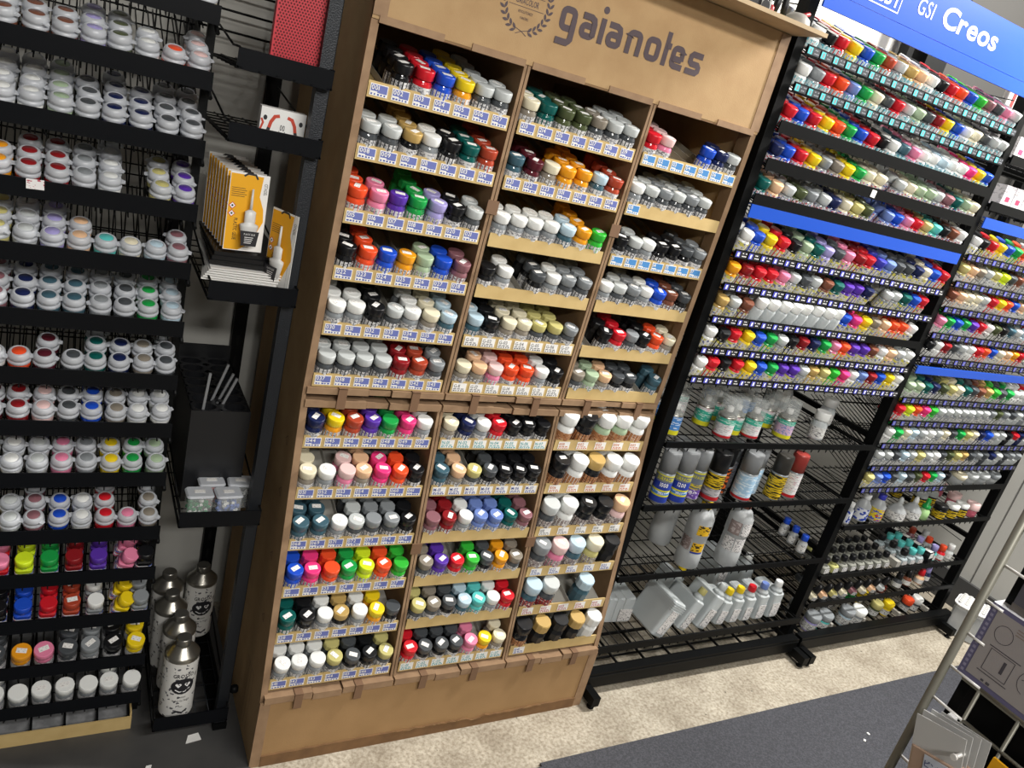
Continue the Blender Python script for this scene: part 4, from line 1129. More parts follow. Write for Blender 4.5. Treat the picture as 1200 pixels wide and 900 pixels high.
for fam_list, nm, body, cap, labs, word, grp in ((AC, 'acrylic_bottle', acb, acc, acl, 'bottle', 'stubby bottles in the upper near bay'), (LQ, 'lacquer_bottle', lqb, lqc, lql, 'bottle', 'paint bottles on the right rack')):
    for key, p, rot, code, fam, where, bay in fam_list[:NB]:
        t = thing(nm, f'{WORD[code]}-capped {word}, {where}', 'paint bottle', p, rot, grp)
        bc = {'W': 'W', 'L': 'G', 'f': 'f'}.get(code, code)
        bo = obj('body', body, t, color=COLV[bc])
        obj('label_band', labs[fam], bo, rot=(0, 0, random.uniform(-2, 2)))
        obj('cap', cap, t, color=COLV[code])
    RTm = {nm: [tmpl([(.0155, 0), (.0157, .006), (.0157, .022 if nm[0] == 'a' else .028), (.012, .0335 if nm[0] == 'l' else .0265)], 8) + (0,),
                tmpl([(.0146, .0275), (.0146, .043), (.0134, .0448)] if nm[0] == 'a' else [(.0147, .0345), (.0147, .049), (.0135, .0508)], 10) + (1,)]}
    rest = [(nm, Matrix.Translation(q[1]) @ Euler(q[2]).to_matrix().to_4x4(), (COLV['L'] if random.random() < .6 else COLV[q[3]], COLV[q[3]])) for q in fam_list[NB:]]
    if rest:
        tag(obj(nm + 's', stuff_mesh(nm + 's', RTm, rest, M_STUFF)), 'paint bottles filling the rear of the right rack rows' if nm[0] == 'l' else 'stubby paint bottles behind the front ones in upper near bay', 'paint bottles', kind='stuff')
for key, p, rot, code, fam, where, bay in TALL:
    t = thing('tall_clear_bottle', f'tall milky white bottle, {where}', 'bottle', p, rot, 'tall milky bottles in the eighth row of the near bay')
    obj('body', tlb, t); obj('cap', tlc, t, color=COLV['W'])


B = MB(); B.box(0, .016, 0, .0006, 0, .016)
tag(obj('shelf_label', B, None, M_WHITEP, loc=(1.172, .0492, 1.338), rot=(0, R(4), 0)), 'small blank white label on a plain lip high on the bottle rack', 'label')


# flat wire shelves
def flat_shelf(z, x0, x1, yfr, lab, bar=.015, depth=.37, hooks=True):
    t = thing('flat_shelf', lab, 'shelf', (x0, yfr, z), (0, 0, 0), 'flat wire shelves of the right rack')
    wd = x1 - x0
    B = MB(); B.box(0, wd, 0, .005, -bar + .004, .004); obj('front_bar', B, t, M_BLACK)
    for xx in (.002, wd - .006):
        B = MB(); B.box(xx, xx + .004, .005, depth, -.012, -.002); obj('side_bar', B, t, M_BLACK)
    B = MB(); n = int(wd / .0290)
    for k in range(n):
        xx = (k + .5) * wd / n; B.tube((xx, .004, -.0035), (xx, depth, -.0035), .0014, 5)
        if hooks: B.path([(xx, .006, -bar + .003), (xx + .003, .006, -bar - .007), (xx + .0065, .006, -bar + .003)], .0011, 4)
    for d in (.06, .16, .26, .36): B.tube((0, d, -.006), (wd, d, -.006), .0018, 5)
    obj('wire_floor', B, t, M_WIRE, kind='stuff')
    return t


ZA, ZB, ZC, ZD = .7095, .5395, .336, .134
flat_shelf(ZA, .834, 1.592, .050, 'flat black wire shelf of clear-capped spray cans, near bay')
flat_shelf(ZB, .834, 1.592, .050, 'flat black wire shelf of solid-capped spray cans, near bay')
flat_shelf(ZC, .834, 1.592, .050, 'flat black wire shelf with two clear thinner bottles, near bay')
flat_shelf(ZD, .834, 1.592, .036, 'lowest flat wire shelf of white jugs, near bay', bar=.02)
ZK, ZLL, ZM, ZN = .446, .270, .168, .046
flat_shelf(ZK, 1.622, 2.40, .050, 'flat black wire shelf of mixed solvent bottles, far bay')
flat_shelf(ZLL, 1.622, 2.395, .050, 'flat black shelf of small square bottles, far bay')
flat_shelf(ZM, 1.622, 2.395, .050, 'flat black shelf of slanted nozzle bottles, far bay')
flat_shelf(ZN + .012, 1.622, 2.395, .040, 'lowest black shelf of round capped jars, far bay', bar=.02, hooks=False)
flat_shelf(1.401, 1.622, 2.40, .050, 'upper plain black shelf of white boxes with pink marks, far bay', bar=.022)
flat_shelf(1.516, 1.622, 2.40, .050, 'topmost plain black shelf of red and white boxes, far bay', bar=.022)
mpk = print_mat('pink_print_box', 'e6e2e4', [('c0bcc0', .82)], (160, 160, 260))
for k, (x, z, lab) in enumerate(((1.735, 1.403, 'first white box with pink marks on upper far shelf'), (1.785, 1.403, 'second white box with pink marks on upper far shelf'), (1.835, 1.403, 'third white box with pink marks on upper far shelf at photo edge'),
                                 (1.70, 1.518, 'white box with red marks on the topmost far shelf'), (1.75, 1.518, 'second white box with red marks on topmost far shelf'))):
    t = thing('paint_box', lab, 'box', (x, .115, z), (0, 0, 0), 'white boxes on the upper far shelves')
    B = MB(); B.box(-.023, .023, -.03, .03, 0, .052); obj('carton', B, t, mpk)
    B = MB(); B.box(-.008, .010, -.0306, -.03, .012, .024); obj('printed_mark', B, t, mat('pink_mark', 'd8486e', .5))
# clear bag of pale sticks under the sign at the far bay
t = thing('clear_sachet', 'crumpled clear sachet with dark red slip behind the end of the blue sign', 'sachet', (1.72, .18, 1.62))
B = MB(); B.rbox(-.03, .03, -.008, .008, 0, .07, .007); obj('pouch', B, t, mat('dull_clear_pouch', 'b4b0ac', .35))
B = MB(); B.box(-.008, .004, -.009, -.0082, .01, .06); obj('slip', B, t, mat('dark_red_slip', '8c3030', .5))

# ---- generic bottles
CANS = {}


def spray_can(x, y, z, rad, hh, capc, label, bands, group, clear=False, tilt=0):
    t = thing('spray_can', label, 'spray can', (x, y, z), (0, tilt, 0), group); CANS[(round(x, 3), round(y, 3))] = t.name
    bh = hh * (.55 if clear else .60)
    obj('body', MB().lathe([(rad * .95, 0), (rad, .0015), (rad, bh - .003), (rad * .93, bh)], 20), t, M_SILV_PLA if not clear else M_SILVER)
    wrap = MB(); prof = []; ms = []; zc = .004
    for frac, mi in bands:
        prof.append((rad * 1.012, zc)); zc += (bh - .009) * frac; prof.append((rad * 1.012, zc)); ms += [mi]
    mats_ = sorted(set(m for _, m in bands), key=lambda m_: m_.name)
    zc = .004
    for frac, m_ in bands:
        wrap.lathe([(rad * 1.012, zc), (rad * 1.012, zc + (bh - .009) * frac)], 20, mats_.index(m_), cap0=False, cap1=False); zc += (bh - .009) * frac
    obj('label_wrap', wrap, t, mats_)
    if clear:
        obj('dome', MB().lathe([(rad * .93, bh), (rad * .9, bh + .002), (rad * .55, bh + .006), (rad * .5, bh + .009)], 18), t, M_SILVER)
        obj('nozzle', MB().lathe([(rad * .34, bh + .009), (rad * .38, bh + .011), (rad * .38, bh + .021), (rad * .3, bh + .0225)], 12), t, mat('white_nozzle', 'eeeeec', .4))
        obj('clear_cap', MB().lathe([(rad * .99, bh - .001), (rad * .97, hh - .003), (rad * .90, hh), (0.0005, hh)], 20, cap0=False, cap1=False), t, M_CLEAR)
    else:
        obj('cap', MB().lathe([(rad * .99, bh + .0005), (rad * .99, hh - .006), (rad * .93, hh - .001), (rad * .86, hh), (rad * .80, hh - .002)], 22, ribs=.006), t, capc)
    return t


M_TEALB = print_mat('teal_can_print', '3fae96', [('cfe8de', .78)], (110, 110, 640)); M_WH = print_mat('white_can_print', 'e6e4e4', [('d08898', .92), ('b0b0b6', .76)], (110, 110, 700))
M_BLUEB = print_mat('blue_can_print', '4a86cc', [('d0def0', .74)], (110, 110, 600)); M_YEL = mat('yellow_can_band', 'd6d02c', .4); M_LILAC = print_mat('lilac_can_print', 'd2b4cc', [('8a90c0', .75)], (260, 260, 360))
M_DKB = mat('deep_blue_band', '2a3f9c', .4); M_YP = print_mat('yellow_print_band', '5a6068', [('d8c02c', .42)], (70, 70, 640)); M_VIOB = print_mat('violet_band', '6a4aa0', [('c8b8e0', .8)], (200, 200, 300))
M_BY = print_mat('black_yellow_band', '1d1c18', [('dcba20', .46)], (60, 60, 520)); M_ORB = print_mat('orange_black_band', '1a1818', [('e06a28', .5)], (60, 60, 330)); M_SKYB = print_mat('sky_band', 'a4c8e4', [('d8e8f4', .66)], (90, 90, 420))
M_SLV = print_mat('silver_text_panel', 'b9b6b8', [('7a787c', .75)], (60, 60, 420)); M_REDB = mat('red_band', 'b8242c', .4); M_BRD = mat('brick_red_cap', '9c3a34', .4); M_BKC = mat('black_cap_plastic', '151517', .35); M_GYC = mat('dark_olive_grey_cap', '3c3a36', .4)
M_GRC = mat('grey_cap_plastic', '8e9194', .35)
g1 = 'clear-capped spray cans on the upper flat shelf'
teal = [(.25, M_YEL), (.6, M_TEALB), (.15, M_WH)]; tw = [(.12, M_REDB), (.58, M_WH), (.3, M_TEALB)]; bl = [(.25, M_YEL), (.75, M_BLUEB)]; li = [(.2, M_YEL), (.55, M_LILAC), (.25, M_TEALB)]
za = ZA + .0005 - .0015
spray_can(.886, .110, za, .0220, .100, None, 'small spray can with a blue label and clear cap beside the first upright', bl, g1, True)
spray_can(1.048, .100, za, .0235, .106, None, 'frontmost teal-labelled clear-capped can, first of the front row', tw, g1, True)
spray_can(1.097, .118, za, .0225, .102, None, 'teal and yellow clear-capped can between two front cans', teal, g1, True)
spray_can(1.146, .102, za, .0230, .103, None, 'clear-capped can with white and teal label, third of the front row', tw, g1, True)
spray_can(1.268, .104, za, .0240, .106, None, 'clear-capped can with a lilac picture label, last of front row', li, g1, True)
for k, (x, y, bb, lab) in enumerate(((1.035, .165, teal, 'teal can in the second row behind the first teal can'), (1.010, .235, tw, 'shaded clear-capped can farthest back beside the first upright'), (1.105, .20, teal, 'clear-capped can directly behind the front teal pair'),
                                     (1.245, .225, bl, 'blue clear-capped can at rear centre'), (1.262, .165, teal, 'teal can behind the lilac-labelled can'), (1.18, .29, bl, 'darkest clear-capped can at the very back'), (.895, .19, bl, 'blue-labelled can in shade behind the can by the upright'))):
    spray_can(x, y, za, .0225, .102, None, lab, bb, g1, True)
zb = ZB + .0005 - .0015; g2 = 'solid-capped spray cans on the second flat shelf'
surf = [(.22, M_DKB), (.06, M_YEL), (.12, M_BLUEB), (.06, M_YEL), (.28, M_DKB), (.22, mat('grey_can_band', '6f7680', .4)), (.04, M_YEL)]; lilc = [(.35, M_VIOB), (.2, M_YP), (.4, mat('grey_can_band')), (.05, M_YEL)]
spray_can(.850, .110, zb, .0215, .136, M_GRC, 'grey-capped can with blue and yellow label half behind the upright', surf, g2)
spray_can(.900, .085, zb, .0225, .136, M_GRC, 'second grey-capped can with blue and yellow label on its shelf', surf, g2)
spray_can(.956, .085, zb, .0240, .138, M_GRC, 'third grey-capped can with blue and yellow label', surf, g2)
spray_can(1.014, .098, zb, .0225, .136, M_GRC, 'grey-capped can with a violet and yellow label', lilc, g2)
spray_can(1.072, .088, zb, .0240, .134, M_BKC, 'black-capped can with silver text panel and yellow lettering', [(.14, M_REDB), (.3, M_SLV), (.56, M_BY)], g2)
spray_can(1.128, .122, zb, .0225, .134, M_BKC, 'black-capped can with orange bands behind the yellow-lettered one', [(1.0, M_ORB)], g2)
spray_can(1.182, .086, zb, .0255, .132, M_GRC, 'wide grey-capped can with a sky blue label', [(.1, M_REDB), (.9, M_SKYB)], g2)
spray_can(1.238, .116, zb, .0235, .134, M_GRC, 'grey-capped sky blue can behind the wide sky blue one', [(1.0, M_SKYB)], g2)
spray_can(1.297, .083, zb, .0230, .128, M_GYC, 'dark-capped can with a black and yellow label', [(1.0, M_BY)], g2)
spray_can(1.363, .088, zb, .0220, .130, M_BRD, 'red-brown capped can with a white label, last of its shelf', [(.12, M_REDB), (.88, M_WH)], g2)
for k, x in enumerate((.985, 1.178)):
    spray_can(x, .152, zb, .0225, .136, M_GRC, ('pale can in shade behind the third blue and yellow can', 'pale can in shade behind the two sky blue cans')[k], [(1.0, M_SLV)], g2)


def can_text(x, y, rad, rows, rz=0):
    t = bpy.data.objects.get(CANS[(round(x, 3), round(y, 3))])
    for txt, size, z, m_ in rows:
        B = MB(); text(B, txt, size, 0, TF, sx=.70, gap=.12, center=True, off=.02); curved(B, rad * 1.03, z)
        for c_ in range(len(B.v)):
            v_ = Vector(B.v[c_]); v_.rotate(Euler((0, 0, rz))); B.v[c_] = v_[:]
        obj('lettering', B, t, m_)


for x, num in ((.900, '1000'), (.956, '1200'), (.850, '1500')):
    can_text(x, .110 if x == .850 else .085, .0240 if x == .956 else .0225, (('SURFACER', .0120, .063, M_YEL), (num, .0150, .046, M_WHITE), ('SPRAY', .0075, .026, M_WHITE)), R(-32))
can_text(1.014, .098, .0225, (('SURFACER', .0110, .060, M_YEL), ('SPRAY', .009, .018, M_WHITE)), R(-32))


def bottle(name, label, cat, loc, prof, body_m, cap_prof=None, cap_m=None, lab=None, group=None, rot=(0, 0, 0), n=18, square=None, extra=None):
    t = thing(name, label, cat, loc, rot, group)
    if square:
        a, b_, hh, sh, neck = square
        B = MB(); B.rbox(-a, a, -b_, b_, 0, hh, min(a, b_) * .45, ch=min(a, b_) * .3); B.lathe([(min(a, b_) * .75, hh), (neck, hh + sh), (neck, hh + sh + .003)], n)
    else:
        B = MB().lathe(prof, n)
    obj('body', B, t, body_m)
    if lab:
        m_, z0, z1, kind = lab
        B = MB()
        if kind == 'wrap': B.lathe([(max(p[0] for p in prof) * 1.012, z0), (max(p[0] for p in prof) * 1.012, z1)], n, cap0=False, cap1=False)
        else: w_, y_ = kind; B.box(-w_, w_, y_ - .0006, y_, z0, z1)
        obj('label', B, t, m_)
    if cap_prof: obj('cap', MB().lathe(cap_prof, 16, ribs=.02), t, cap_m)
    return t


def capm(code): return mat('cap_' + WORD[code].replace(' ', '_').replace('-', '_'), PAL[code][1], .35)


# white-capped bottle and its shaded neighbours on the upper flat shelf
sp = [(.0200, 0), (.0215, .003), (.0215, .042), (.0180, .050), (.0170, .054)]; sc_ = [(.0195, .054), (.0205, .056), (.0205, .076), (.0190, .078)]
for x, y, lab in ((1.402, .104, 'white-capped clear jar standing alone at front of the upper flat shelf'), (1.372, .225, 'shaded white-capped jar behind the lilac can'), (1.43, .27, 'second shaded white-capped jar near the back'), (1.55, .20, 'dim white-capped jar near the right upright'), (1.50, .32, 'dimmest white-capped jar at the very back')):
    bottle('clear_jar', lab, 'jar', (x, y, za), sp, M_MILK, sc_, capm('W'), (M_LABW, .006, .036, 'wrap'), 'white-capped jars on the upper flat shelf')
# thinner bottles
tp = [(.029, 0), (.0325, .004), (.0325, .046), (.031, .048), (.031, .095), (.0325, .097), (.0325, .145), (.022, .165), (.013, .169), (.013, .174)]
zc_ = ZC - .001
mby = mat('yellow_thinner_label', 'e4bc2a', .5)
def thinner(x, y, lab, lm, cap):
    t = bottle('thinner_bottle', lab, 'bottle', (x, y, zc_), tp, M_MILK2, [(.0145, .172), (.015, .174), (.015, .188), (.014, .190)], capm(cap), None, 'thinner bottles on the third flat shelf', rot=(0, 0, R(-12)))
    return t
def wraplab(t, rad, z0, z1, a0, a1, m, name='label'):
    B = MB(); n = 8
    vs = [(rad * math.cos(R(a0 + (a1 - a0) * k / n)), rad * math.sin(R(a0 + (a1 - a0) * k / n)), z) for z in (z0, z1) for k in range(n + 1)]
    B.add(vs, [(k, k + 1, n + 2 + k, n + 1 + k) for k in range(n)], 0, True); obj(name, B, t, m)
M_YB = print_mat('yellow_print_label', 'e2b424', [('3a3020', .72)], (160, 160, 260)); M_WB = print_mat('white_print_label', 'e2e0df', [('77777c', .84), ('3a3a3e', .94)], (420, 420, 520)); M_GB = print_mat('brownish_label', '8a7c7a', [('b8aeac', .75)], (190, 190, 330))
t = thinner(1.085, .092, 'clear thinner bottle with yellow and blue labels', None, 'Y')
wraplab(t, .0316, .054, .080, 235, 300, M_YB); wraplab(t, .0316, .049, .054, 235, 300, M_DKB, 'blue_label'); wraplab(t, .0331, .104, .132, 235, 300, M_YB, 'upper_label'); wraplab(t, .0316, .054, .09, 170, 225, M_GB, 'back_label')
t = thinner(1.222, .085, 'clear thinner bottle with white and brown labels', None, 'b')
wraplab(t, .0316, .050, .090, 245, 310, M_WB); wraplab(t, .0331, .100, .138, 255, 315, M_WB, 'upper_label'); wraplab(t, .0331, .100, .138, 190, 248, M_GB, 'brown_label'); wraplab(t, .0316, .050, .09, 185, 238, M_WB, 'back_label')
thinner(1.075, .20, 'dim thinner bottle at the back left of its shelf', None, 'W'); t = thinner(1.20, .19, 'thinner bottle with a striped side strip, behind the front pair', None, 'K')
wraplab(t, .0331, .02, .145, 215, 240, print_mat('striped_strip', 'e8e8e8', [('101010', .5)], (3, 3, 160)), 'striped_label')
# blue-capped small bottles seen through the shelf wires
for k, (x, y) in enumerate(((1.545, .10), (1.555, .145), (1.565, .19))):
    bottle('blue_cap_bottle', f'small blue-capped bottle, {("nearest", "middle", "farthest")[k]} of three by the centre upright', 'bottle', (x, y, ZC - .001), [(.013, 0), (.014, .002), (.014, .03), (.008, .036), (.008, .04)], M_MILK2,
           [(.0095, .038), (.0105, .039), (.0105, .054), (.0095, .056)], capm('B'), (M_LABW, .006, .026, 'wrap'), 'blue-capped bottles by the centre upright')
for k in range(4):
    bottle('white_cap_bottle', f'small white-capped bottle, {ORD[k]} from front by the centre upright', 'bottle', (1.552 - .002 * k, .085 + k * .042, ZB - .07), [(.013, 0), (.014, .002), (.014, .052), (.008, .060), (.008, .064)], mat('dark_liquid', '35353a', .2),
           [(.0110, .062), (.0120, .063), (.0120, .080), (.011, .082)], capm('W'), (M_LABW, .01, .045, 'wrap'), 'white-capped bottles by the centre upright') if False else None
# jugs on the lowest shelf
zd = ZD - .001


def jug(x, y, label, a, b_, hh, cap, lean=0, lm=None, neck=.010, rz=0):
    t = thing('jug', label, 'jug', (x, y, zd), (0, R(lean), R(rz)), 'white jugs on the lowest shelf of the near bay')
    B = MB(); B.rbox(-a, a, -b_, b_, 0, hh, min(a, b_) * .5, ch=.004); B.lathe([(a * .9, hh), (a * .8, hh + .008), (neck, hh + .013), (neck, hh + .018)], 14, 0, Matrix.Translation((0, -b_ * .55, 0)))
    obj('body', B, t, M_MILK)
    obj('cap', MB().lathe([(neck * 1.12, hh + .015), (neck * 1.2, hh + .016), (neck * 1.15, hh + .031), (neck * 1.05, hh + .033)], 14, 0, Matrix.Translation((0, -b_ * .55, 0)), ribs=.03), t, capm(cap))
    B = MB(); B.box(-a * .72, a * .72, -b_ - .0012, -b_ - .0004, hh * .10, hh * .62); obj('label', B, t, lm or M_WB)
    return t


jug(1.486, .105, 'white-capped milky jug, rightmost at front of the lowest shelf', .0215, .045, .084, 'W')
jug(1.428, .105, 'blue-capped milky jug beside the rightmost white-capped one', .0200, .045, .082, 'u')
jug(1.374, .105, 'red-capped milky jug between the blue and yellow caps', .0185, .045, .078, 'R', 2)
jug(1.322, .105, 'yellow-capped milky jug next to the red-capped one', .0190, .045, .078, 'Y', 5)
jug(1.268, .105, 'leaning yellow-capped milky jug, left of the other yellow cap', .0190, .045, .078, 'Y', 12)
jug(1.196, .105, 'leaning milky jug with a pale grey cap', .0200, .050, .108, 'L', 24)
jug(1.128, .110, 'leaning milky jug with a pale yellow cap', .0180, .050, .098, 'k', 27)
jug(1.150, .205, 'bright yellow-capped jug behind the leaning ones', .0180, .040, .098, 'Y', 20)
jug(1.47, .225, 'white-capped jug at the back behind the blue cap', .024, .05, .098, 'W')
jug(1.41, .265, 'white-capped jug farthest back on the lowest shelf', .024, .05, .105, 'W')
t = thing('ribbed_canister', 'largest milky canister leaning right with a white label, front of lowest shelf', 'canister', (1.035, .105, zd), (0, R(27), 0))
B = MB(); B.rbox(-.026, .026, -.055, .055, 0, .112, .008); 
for k in range(4): B.box(-.0268, .0268, -.056, .056, .085 + k * .006, .087 + k * .006)
obj('body', B, t, M_MILK)
B = MB(); B.box(-.014, .014, -.0564, -.0552, .012, .085); obj('label', B, t, M_WB)
t = thing('ribbed_canister', 'wide milky canister at back left of lowest shelf beside the display', 'canister', (.925, .185, zd), (0, 0, R(-6)))
B = MB(); B.rbox(-.075, .075, -.06, .06, 0, .078, .010)
for k in range(5): B.box(-.062 + k * .025, -.050 + k * .025, -.0615, .0615, .008, .0785)
obj('body', B, t, M_MILK)
B = MB(); B.box(.030, .070, -.0624, -.0616, .008, .045); obj('label', B, t, M_WB)

# far bay, shelf of mixed solvents
zk = ZK - .001
gk = 'solvent bottles on the far bay shelf'
b1 = [(.020, 0), (.022, .003), (.022, .052), (.012, .066), (.009, .070), (.009, .074)]; c1_ = [(.0105, .071), (.0115, .072), (.0115, .086), (.010, .088)]
M_BLW = print_mat('blue_white_label', 'dfe2ea', [('2c46a8', .6)], (120, 120, 160)); M_YBL = print_mat('yellow_blue_label', 'e4cc34', [('c03838', .8), ('4a5ab8', .8)], (140, 140, 200))
bottle('solvent_bottle', 'thin bottle with a blue striped label right of the centre upright', 'bottle', (1.655, .075, zk), [(.010, 0), (.011, .002), (.011, .045), (.006, .052), (.006, .055)], M_MILK2, [(.007, .054), (.0075, .055), (.0075, .068), (.007, .069)], capm('W'), (M_BLW, .004, .042, 'wrap'), gk)
bottle('solvent_bottle', 'white-capped clear bottle with a blue label, left on the far bay shelf', 'bottle', (1.735, .090, zk), b1, M_MILK2, c1_, capm('W'), (M_BLW, .006, .044, 'wrap'), gk)
bottle('solvent_bottle', 'blue-capped bottle with a yellow label on the far bay shelf', 'bottle', (1.800, .085, zk), b1, M_MILK2, c1_, capm('i'), (M_YBL, .006, .044, 'wrap'), gk)
bottle('solvent_bottle', 'clear bottle half hidden behind the blue-capped one', 'bottle', (1.86, .13, zk), b1, M_MILK2, c1_, capm('L'), (M_LABW, .006, .044, 'wrap'), gk)
sq = [(.026, 0), (.028, .003), (.028, .030), (.014, .046), (.008, .050), (.008, .056)]; sqc = [(.008, .055), (.0085, .056), (.007, .066), (.003, .074)]
bottle('squat_bottle', 'squat white-labelled bottle with a clear nozzle, left of two', 'bottle', (1.905, .085, zk), sq, M_MILK2, sqc, capm('L'), (M_LABW, .004, .028, 'wrap'), gk)
bottle('squat_bottle', 'squat white-labelled bottle beside the green nozzle bottle', 'bottle', (1.985, .085, zk), sq, M_MILK2, sqc, capm('W'), (M_LABW, .004, .028, 'wrap'), gk)
bottle('nozzle_bottle', 'pale green bottle with a green nozzle cap', 'bottle', (2.035, .075, zk), [(.015, 0), (.017, .002), (.017, .03), (.011, .037), (.011, .04)], mat('pale_green_bottle', 'a8d090', .3), [(.0125, .038), (.0130, .039), (.0130, .048), (.0075, .052), (.0070, .068), (.006, .07)], capm('E'), None, gk)
wk = [(.019, 0), (.021, .002), (.021, .030), (.019, .034)]; wkc = [(.0215, .034), (.022, .035), (.022, .046), (.0205, .048)]
M_BKJ = mat('black_jar', '16161a', .25)
for k, (x, y, cc, lab) in enumerate(((2.12, .075, 'K', 'black jar with yellow print, left of the row of four'), (2.185, .075, 'W', 'white-lidded black jar with yellow print at front'), (2.245, .078, 'W', 'second white-lidded black jar with yellow print'), (2.12, .15, 'L', 'black jar with a pale lid in the second row'), (2.185, .155, 'L', 'second pale-lidded black jar in the second row'), (2.08, .21, 'K', 'black jar in shade at the back of far bay shelf'))):
    bottle('black_jar', lab, 'jar', (x, y, zk), wk, M_BKJ, wkc, capm(cc), (M_BY, .005, .028, 'wrap'), 'black jars with yellow print in the far bay')
for k, (x, y, lab) in enumerate(((2.305, .075, 'pink-capped jar at front right end of the far bay shelf'), (2.30, .14, 'pink-capped jar directly behind the front pink one'), (2.25, .19, 'pink-capped jar third from front on the far bay shelf'), (2.32, .21, 'rearmost pink-capped jar by the end upright'))):
    bottle('pink_jar', lab, 'jar', (x, y, zk), [(.017, 0), (.019, .002), (.019, .022), (.017, .026)], mat('pink_jar_body', 'c86478', .35), [(.0215, .026), (.022, .027), (.022, .048), (.0205, .05)], capm('p'), None, 'pink-capped jars in the far bay')
bottle('big_dim_bottle', 'large dim clear bottle at the back of the far bay shelf', 'bottle', (1.98, .22, zk), [(.034, 0), (.036, .004), (.036, .06), (.016, .075)], M_MILK2, [(.02, .073), (.022, .075), (.022, .09), (.02, .092)], capm('G'), None, gk)
# small square bottles
zl = ZLL - .001
M_YGB = mat('yellowish_glass', 'b9b878', .2); M_GYB = mat('greyish_glass', '8f9088', .2)
n = 0
for k in range(8):
    for j in range(3):
        x = 1.655 + k * .042; y = .078 + j * .044
        col = M_YGB if k in (1,) else M_GYB
        bottle('square_bottle', f'black-capped square glass bottle, {ORD[j]} from front in {ORD[k]} lane of far bay shelf', 'bottle', (x, y, zl), None, col, [(.009, .034), (.0105, .036), (.0105, .050), (.0095, .052)], capm('K'), (M_WB, .004, .018, (.0125, -.0156)), 'black-capped square bottles', rot=(0, 0, R(3)), n=12, square=(.0155, .0150, .026, .006, .007))
B = MB(); B.box(-.010, .010, 0, .30, 0, .022); tag(obj('grey_divider', B, None, M_DIV, loc=(2.005, .058, zl)), 'grey plastic divider bar between black and teal caps', 'divider')
for k, (cc, x) in enumerate((('K', 2.045), ('q', 2.088), ('q', 2.132))):
    for j in range(3):
        bottle('square_bottle', f'{WORD[cc]}-capped square bottle, {ORD[j]} from front, {("left", "middle", "right")[k]} of three lanes', 'bottle', (x, .078 + j * .044, zl), None, mat('clear_glass_grey', 'a8b4b8', .15), [(.0105, .034), (.0125, .036), (.0125, .052), (.0115, .054)], capm(cc), (M_WB, .004, .018, (.0125, -.0156)), 'square bottles right of the grey divider', n=12, square=(.0155, .0150, .026, .006, .007))
for j in range(4):
    t = thing('black_carton', f'small black and white carton, {ORD[j]} from front beside the aqua caps', 'carton', (2.182, .08 + j * .045, zl), (0, 0, R(8)), 'small black and white cartons')
    B = MB(); B.box(-.017, .017, -.018, .018, 0, .040); obj('box', B, t, M_BKJ)
    B = MB(); B.box(-.0172, .010, -.0184, -.018, .020, .0385); B.box(-.010, .012, -.014, .012, .0400, .0404); obj('white_panel', B, t, M_WHITEP)
for k, (x, y, bc, cc, lab) in enumerate(((2.225, .085, 'q', 'v', 'blue-capped slim bottle with aqua body at front'), (2.265, .080, 'R', 'O', 'orange-capped slim bottle with red body at front'), (2.315, .080, 'L', 'W', 'white-capped slim bottle by the end upright'), (2.215, .135, 'S', 'v', 'blue-capped slim bottle in the second row'),
                                         (2.26, .13, 'L', 'O', 'orange-capped slim bottle in the second row'), (2.25, .19, 'm', 'c', 'brick red capped slim bottle in the third row'), (2.30, .17, 'L', 'L', 'clear-capped slim bottle in the third row'))):
    bottle('slim_bottle', lab, 'bottle', (x, y, zl), [(.013, 0), (.0145, .002), (.0145, .026), (.009, .032), (.009, .036)], mat('slim_' + bc, PAL[bc][1], .25), [(.0105, .034), (.0115, .035), (.0115, .052), (.0105, .054)], capm(cc), (M_LABW, .004, .022, 'wrap'), 'slim bottles at the end of the far bay')
# slanted nozzle bottles
zm = ZM - .001
for k in range(8):
    x = 1.66 + k * .048; bcs = ['f', 'F', 'k', 'f', 'm', 'f', 'F', 'L']
    t = bottle('nozzle_bottle', f'black-nozzled slanted bottle, {ORD[k]} from left on the shelf above the lowest', 'bottle', (x, .082, zm + .004), None, mat('noz_' + bcs[k], PAL[bcs[k]][1], .3), [(.0095, .026), (.0100, .028), (.0085, .052), (.0050, .056)], M_BKC, (M_LABW, .003, .016, (.011, -.0146)), 'black-nozzled bottles in the far bay', rot=(R(16), R(14), 0), n=12, square=(.0135, .0140, .020, .005, .007))
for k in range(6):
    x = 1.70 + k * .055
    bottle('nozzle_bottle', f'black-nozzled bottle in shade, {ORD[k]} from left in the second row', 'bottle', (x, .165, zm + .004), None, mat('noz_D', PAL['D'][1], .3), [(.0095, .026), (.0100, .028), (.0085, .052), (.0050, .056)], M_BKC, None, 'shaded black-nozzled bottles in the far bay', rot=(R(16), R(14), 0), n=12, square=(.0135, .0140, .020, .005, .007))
for x, y, bc, cc, lab in ((2.10, .085, 'D', 'K', 'dark bottle with a black cap right of the nozzle bottles'), (2.16, .09, 'b', 'K', 'brown bottle with a black cap on the shelf above the lowest'), (2.23, .088, 'F', 'R', 'red-capped amber bottle on the shelf above the lowest'), (2.285, .10, 'N', 'v', 'blue-nozzled dark bottle at right end above the lowest shelf')):
    bottle('slim_bottle', lab, 'bottle', (x, y, zm), [(.014, 0), (.0155, .002), (.0155, .024), (.010, .03), (.010, .034)], mat('slim_' + bc, PAL[bc][1], .25), [(.0105, .032), (.0115, .033), (.0095, .052), (.0075, .056)], capm(cc), (M_LABW, .004, .02, 'wrap'), 'short bottles above the lowest far shelf')
